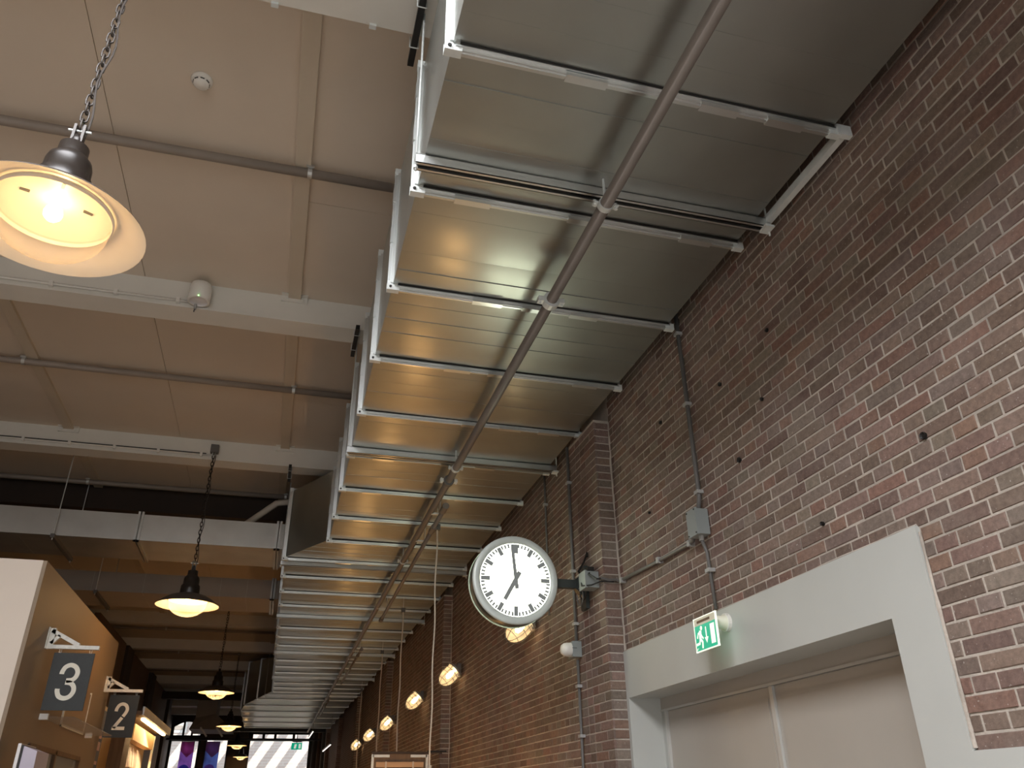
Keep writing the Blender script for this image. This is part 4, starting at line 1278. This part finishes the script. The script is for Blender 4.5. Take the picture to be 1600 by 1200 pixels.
for r in range(2):
    z0 = 2.22 - r * 0.42
    for k in range(15):
        y = 15.26 + k * 0.175
        hh = random.uniform(0.30, 0.37)
        mb = MB().quadbox([(-2.30, y, z0), (-2.28, y, z0), (-2.28, y + 0.155, z0), (-2.30, y + 0.155, z0), (-2.345, y, z0 + hh), (-2.325, y, z0 + hh), (-2.325, y + 0.155, z0 + hh), (-2.345, y + 0.155, z0 + hh)])
        solo(mb, 'magazine', random.choice(M['pub']), 'pale magazine standing in the lit kiosk rack under the number 2 sign', 'magazine', 'magazines in the kiosk rack')
bn = thing('pillar_banner', 'narrow navy banner with pink print behind the number 2 sign', 'banner', (-2.1, 12.1, 0))
MB().box(-2.12, -2.10, 11.72, 12.25, 1.2, 2.75).build('cloth', M['navy'], bn)
for z0, z1 in ((2.42, 2.5), (2.28, 2.38), (2.12, 2.16)):
    MB().box(-2.10, -2.097, 11.8, 12.18, z0, z1).build('print_band', M['pink'], bn)
sl = thing('spot_light', 'small warm spotlight shining beside the number 2 bracket', 'lamp', (-2.2, 12.6, 2.9))
MB().box(-2.02, -1.97, 12.3, 12.75, 2.93, 2.96).build('housing', M['white'], sl)
MB().box(-2.015, -1.975, 12.32, 12.73, 2.915, 2.93).build('lens', M['led'], sl)
# timber partition behind the kiosk
for i, (y0, y1, x, m) in enumerate([(20.0, 24.0, -4.0, 'wood'), (24.2, 25.2, -3.95, 'wood_dark'), (25.4, 29.0, -4.0, 'wood'), (29.2, 30.2, -3.9, 'wood_dark'), (30.4, 35.0, -4.0, 'wood'), (35.2, 36.0, -3.9, 'wood_dark'), (36.2, 43.8, -4.6, 'wood_dark')]):
    solo(MB().box(x - 0.12, x, y0, y1, 0, 5.55), 'partition_panel', M[m], '%s %s upright timber panel behind the kiosk, counted from the booth' % (ORD[i], 'dark' if 'dark' in m else 'brown'), 'panel', 'timber panels along the left')
solo(MB().box(-6, -1.2, 33.2, 33.5, 5.2, 5.45), 'cross_girder', M['beam_dark'], 'black girder crossing the hall before the far windows', 'girder')

# ---- grey hood boxes under the far duct
hd = thing('extract_hood', 'grey tapered hood hanging left of the far pendant lamps', 'hood', (-2.1, 34, 4.2))
MB().box(-2.75, -2.05, 33.6, 35.5, 4.6, 5.6).build('hood_box', M['grey_board'], hd)
MB().quadbox([(-2.9, 33.4, 4.2), (-1.4, 33.4, 4.2), (-1.4, 35.6, 4.2), (-2.9, 35.6, 4.2), (-2.75, 33.6, 4.6), (-2.05, 33.6, 4.75), (-2.05, 35.5, 4.75), (-2.75, 35.5, 4.6)]).build('hood_skirt', M['grey_board'], hd)
for x in (-2.5, -1.95):
    MB().bar((x, 33.3, 4.25), (x + 0.25, 33.3, 3.95), 0.1, 0.06).build('stay', M['galv_side'], hd)

# ---- slatted hanging panel by the second pilaster
sp = thing('slatted_panel', 'framed pale wood slatted panel with grey corner brackets at the bottom centre', 'panel', (1.68, 11.6, 0.6))
MB().box(1.318, 2.051, 11.62, 11.66, 0.6, 2.225).build('back_board', M['wood'], sp)
MB().box(1.31, 2.25, 11.60, 11.625, 2.225, 2.25).build('top_rail', M['wood_dark'], sp)
for k in range(20):
    z = 2.125 - k * 0.075
    MB().box(1.37, 2.0, 11.585, 11.615, z - 0.064, z).build('slat', M['wood_pale'], sp)
for x in (1.50, 1.86):
    MB().box(x - 0.01, x + 0.01, 11.575, 11.586, 0.6, 2.13).build('slat_tape', M['cable_white'], sp)
for x, s in ((1.325, 1), (2.045, -1)):
    c = MB().box(x - 0.015, x + 0.015, 11.59, 11.615, 1.7, 2.215)
    c.box(min(x, x + s * 0.22), max(x, x + s * 0.22), 11.59, 11.615, 2.18, 2.213)
    c.build('corner_bracket', M['zinc'], sp)
MB().box(2.05, 2.31, 11.60, 11.63, 2.245, 2.265).build('wall_arm', M['steel_dark'], sp)

# ---- two far linear lamps and track rail
for (a, b, lab) in (((1.50, 33.0, 4.12), (1.46, 35.0, 4.06), 'thin white linear lamp under the far duct end'), ((2.05, 31.0, 3.55), (1.92, 33.0, 3.45), 'thin white linear lamp beside the farthest wall lamp')):
    t = thing('linear_lamp', lab, 'lamp', a, 'linear lamps at the far end')
    MB().bar(a, b, 0.03, 0.02).build('tube', M['led_white'], t)
    av = Vector(a); bv = Vector(b)
    MB().bar(av + Vector((0, 0, 0.035)), bv + Vector((0, 0, 0.035)), 0.07, 0.04).build('housing', M['steel_dark'], t)
    MB().tube([av + Vector((0, 0.3, 0.05)), (a[0], a[1] + 0.3, 4.55)], 0.01, 6).build('suspension', M['wire'], t)
tr = thing('track_rail', 'black track rail with small spotlights across the far windows', 'rail', (-1, 40, 4.3))
MB().box(-5.2, 2.2, 39.95, 40.05, 4.28, 4.36).build('rail', M['steel_dark'], tr)
for x in (-0.8, -0.3, 0.2, 1.0):
    MB().tube([(x, 40, 4.36), (x, 40, 4.56)], 0.06, 10).build('spot_head', M['lamp_black'], tr)
MB().box(-2.2, 2.2, 37.2, 37.4, 4.42, 4.62).build('upper_rail', M['steel_dark'], tr)
# posts and pipes at the right of the far window
for i, x in enumerate((1.95, 2.15, 2.3)):
    solo(MB().tube([(x, 41.5 - i, 0), (x, 41.5 - i, 5.2)], 0.05 + 0.015 * i, 10), 'service_pipe', M['wood'] if i % 2 else M['conduit'], '%s vertical service pipe in the far right corner' % ['leftmost', 'middle', 'rightmost'][i], 'pipe', 'service pipes in the far corner', smooth=True)

# ================================================================== FAR END WALL
we = MB()
y0, y1 = YE, YE + 0.35
we.box(-9.2, -4.62, y0, y1, 0, 6.2)
we.box(-4.62, D, y0, y1, 5.42, 6.2)
we.box(-3.20, -2.98, y0, y1, 0, 5.42)
we.box(-1.90, -1.02, y0, y1, 0, 5.42)
we.box(1.95, D, y0, y1, 0, 5.42)
we.box(-1.02, 1.95, y0, y1, 4.92, 5.42)
we.box(-2.98, -1.90, y0, y1, 4.62, 5.42)
wend = we.build('wall_end', M['wood_dark'])
tag(wend, kind='structure')
w1 = thing('window_1', None, None, (-3.9, YE, 0), kind='structure')
fr = MB()
ya, yb = YE + 0.05, YE + 0.15
for x in (-4.62, -4.09, -3.70, -3.27):
    fr.box(x, x + 0.09 if x > -4.6 else x + 0.14, ya, yb, 4.5, 5.42)
fr.box(-4.62, -3.18, ya, yb, 4.50, 4.76)
arch = [(-4.62, 5.43), (-4.62, 5.10)] + [(-4.5 + 1.25 * k / 8, 5.12 + 0.24 * math.sin(PI * k / 8)) for k in range(9)] + [(-3.18, 5.10), (-3.18, 5.43)]
for k in range(len(arch) - 1):
    pass
for k in range(8):
    xa, xb = -4.5 + 1.25 * k / 8, -4.5 + 1.25 * (k + 1) / 8
    za, zb = 5.12 + 0.24 * math.sin(PI * k / 8), 5.12 + 0.24 * math.sin(PI * (k + 1) / 8)
    fr.quadbox([(xa, ya, za), (xb, ya, zb), (xb, yb, zb), (xa, yb, za), (xa, ya, 5.43), (xb, ya, 5.43), (xb, yb, 5.43), (xa, yb, 5.43)])
fr.box(-4.62, -4.5, ya, yb, 0, 4.5).box(-3.30, -3.18, ya, yb, 0, 4.5)
fr.build('window_frame', M['dark_iron'], w1)
for xa, xb, za, zb in ((-4.48, -4.09, 4.76, 5.36), (-4.0, -3.70, 4.76, 5.36), (-3.61, -3.27, 4.76, 5.36), (-4.5, -3.30, 0, 4.5)):
    MB().box(xa, xb, YE + 0.09, YE + 0.1, za, zb).build('pane', M['pane'], w1)
w2 = thing('window_2', None, None, (-2.4, YE, 0), kind='structure')
MB().box(-2.98, -2.9, ya, yb, 0, 4.62).box(-1.98, -1.9, ya, yb, 0, 4.62).box(-2.98, -1.9, ya, yb, 4.54, 4.62).build('window_frame', M['dark_iron'], w2)
MB().box(-2.9, -1.98, YE + 0.09, YE + 0.1, 0, 4.54).build('pane', M['pane'], w2)
w3 = thing('window_3', None, None, (0.5, YE, 0), kind='structure')
MB().box(-1.02, -0.92, ya, yb, 0, 4.92).box(1.85, 1.95, ya, yb, 0, 4.92).box(-1.02, 1.95, ya, yb, 4.82, 4.92).box(-1.02, 1.95, ya, yb, 4.52, 4.58).build('window_frame', M['dark_iron'], w3)
MB().box(-0.92, 1.85, YE + 0.09, YE + 0.1, 0, 4.52).build('pane', M['pane'], w3)
MB().box(-0.92, 1.85, YE + 0.09, YE + 0.1, 4.58, 4.82).build('pane', M['pane'], w3)
def poster(x0, x1, z1, base, label):
    t = thing('window_poster', label, 'poster', ((x0 + x1) / 2, YE - 0.02, 2.0), 'posters in the far windows')
    MB().box(x0, x1, YE + 0.02, YE + 0.03, 2.0, z1).build('sheet', base, t)
    f2 = lambda u, v, w: (u, YE + 0.019 - w, v)
    w = x1 - x0
    MB().prism([(x0, z1), (x1, z1), (x1, z1 - 0.45), (x0 + w * 0.55, z1 - 0.7), (x0, z1 - 0.4)], f2, 0.002).build('red_field', M['poster_red'], t, fix=True)
    cc = (x0 + w * 0.45, z1 - 1.25)
    MB().prism([(cc[0] + w * 0.42 * math.cos(a), cc[1] + w * 0.42 * math.sin(a)) for a in [2 * PI * k / 18 for k in range(18)]], f2, 0.003).build('disc', M['poster_blue'] if base is M['poster_violet'] else M['poster_violet'], t, fix=True)
poster(-4.05, -3.45, 4.49, M['poster_violet'], 'violet and red poster in the left far window')
poster(-2.93, -2.3, 4.49, M['poster_blue'], 'blue and red poster in the middle far window')
fe = thing('far_exit_sign', 'tiny green exit sign hanging before the right far window', 'sign', (1.27, 43.6, 4.1))
MB().box(1.02, 1.52, 43.6, 43.64, 4.12, 4.42).build('board', M['exit_green'], fe)
ff = lambda u, v, w: (u, 43.599 - w, v)
MB().prism([(1.36, 4.17), (1.46, 4.17), (1.46, 4.37), (1.36, 4.37)], ff, 0.003).build('doorway_mark', M['exit_white'], fe, fix=True)
MB().prism([(1.14, 4.17), (1.24, 4.17), (1.27, 4.36), (1.17, 4.36)], ff, 0.003).build('runner_mark', M['exit_white'], fe, fix=True)
MB().box(1.05, 1.49, 43.60, 43.64, 4.46, 4.52).build('lamp_bar', M['steel_dark'], fe)
MB().box(1.24, 1.28, 43.61, 43.63, 4.40, 5.635).build('drop_rod', M['steel_dark'], fe)

# ---- outside: sunlit facade across the street, added unseen slatted canopy that stripes it with shade, bushes
fc = thing('street_facade', 'sunlit pale brick building outside the far windows', 'building', (0, 54, 0))
MB().box(-16, 14, 54, 54.4, 0, 8.0).build('wall', M['brick_out'], fc)
for x in (-9, -6.2):
    f = MB().box(x, x + 1.4, 53.95, 54.05, 5.6, 7.6).build('window', M['white'], fc)
    for k in range(4):
        MB().box(x + 0.1, x + 1.3, 53.92, 53.96, 5.75 + k * 0.45, 6.0 + k * 0.45).build('louvre', M['grey_board'], f)
cn = thing('added_shade_canopy', 'added unseen slatted canopy striping the facade with diagonal shade', 'canopy', (0, 49, 8))
for k in range(16):
    x = -6 + k * 1.15
    MB().box(x, x + 0.45, 45.2, 54.1, 7.85, 8.0).build('slat', M['steel_dark'], cn)
for i, (x, y, r) in enumerate(((0.3, 50, 1.0), (2.6, 49.5, 1.1))):
    mb = MB()
    for k in range(260):
        a, b2, q = random.uniform(0, 2 * PI), random.uniform(-1, 1), r * random.uniform(0.6, 1)
        c = Vector((x + q * math.cos(a) * math.sqrt(1 - b2 * b2), y + q * math.sin(a) * math.sqrt(1 - b2 * b2), 2.3 + q * b2))
        u = Vector((random.gauss(0, 1), random.gauss(0, 1), random.gauss(0, 1))).normalized() * 0.12
        v = u.orthogonal().normalized() * 0.07
        n = len(mb.v)
        mb.v += [tuple(c - u), tuple(c + v), tuple(c + u), tuple(c - v)]
        mb.f.append((n, n + 1, n + 2, n + 3))
    t = thing('street_bush', '%s green bush outside the right far window' % ('left' if i == 0 else 'right'), 'bush', (x, y, 0), 'bushes in the street')
    MB().tube([(x, y, 0), (x, y, 1.8)], 0.06, 8).build('stem', M['wood'], t)
    mb.build('foliage', M['foliage'], t)
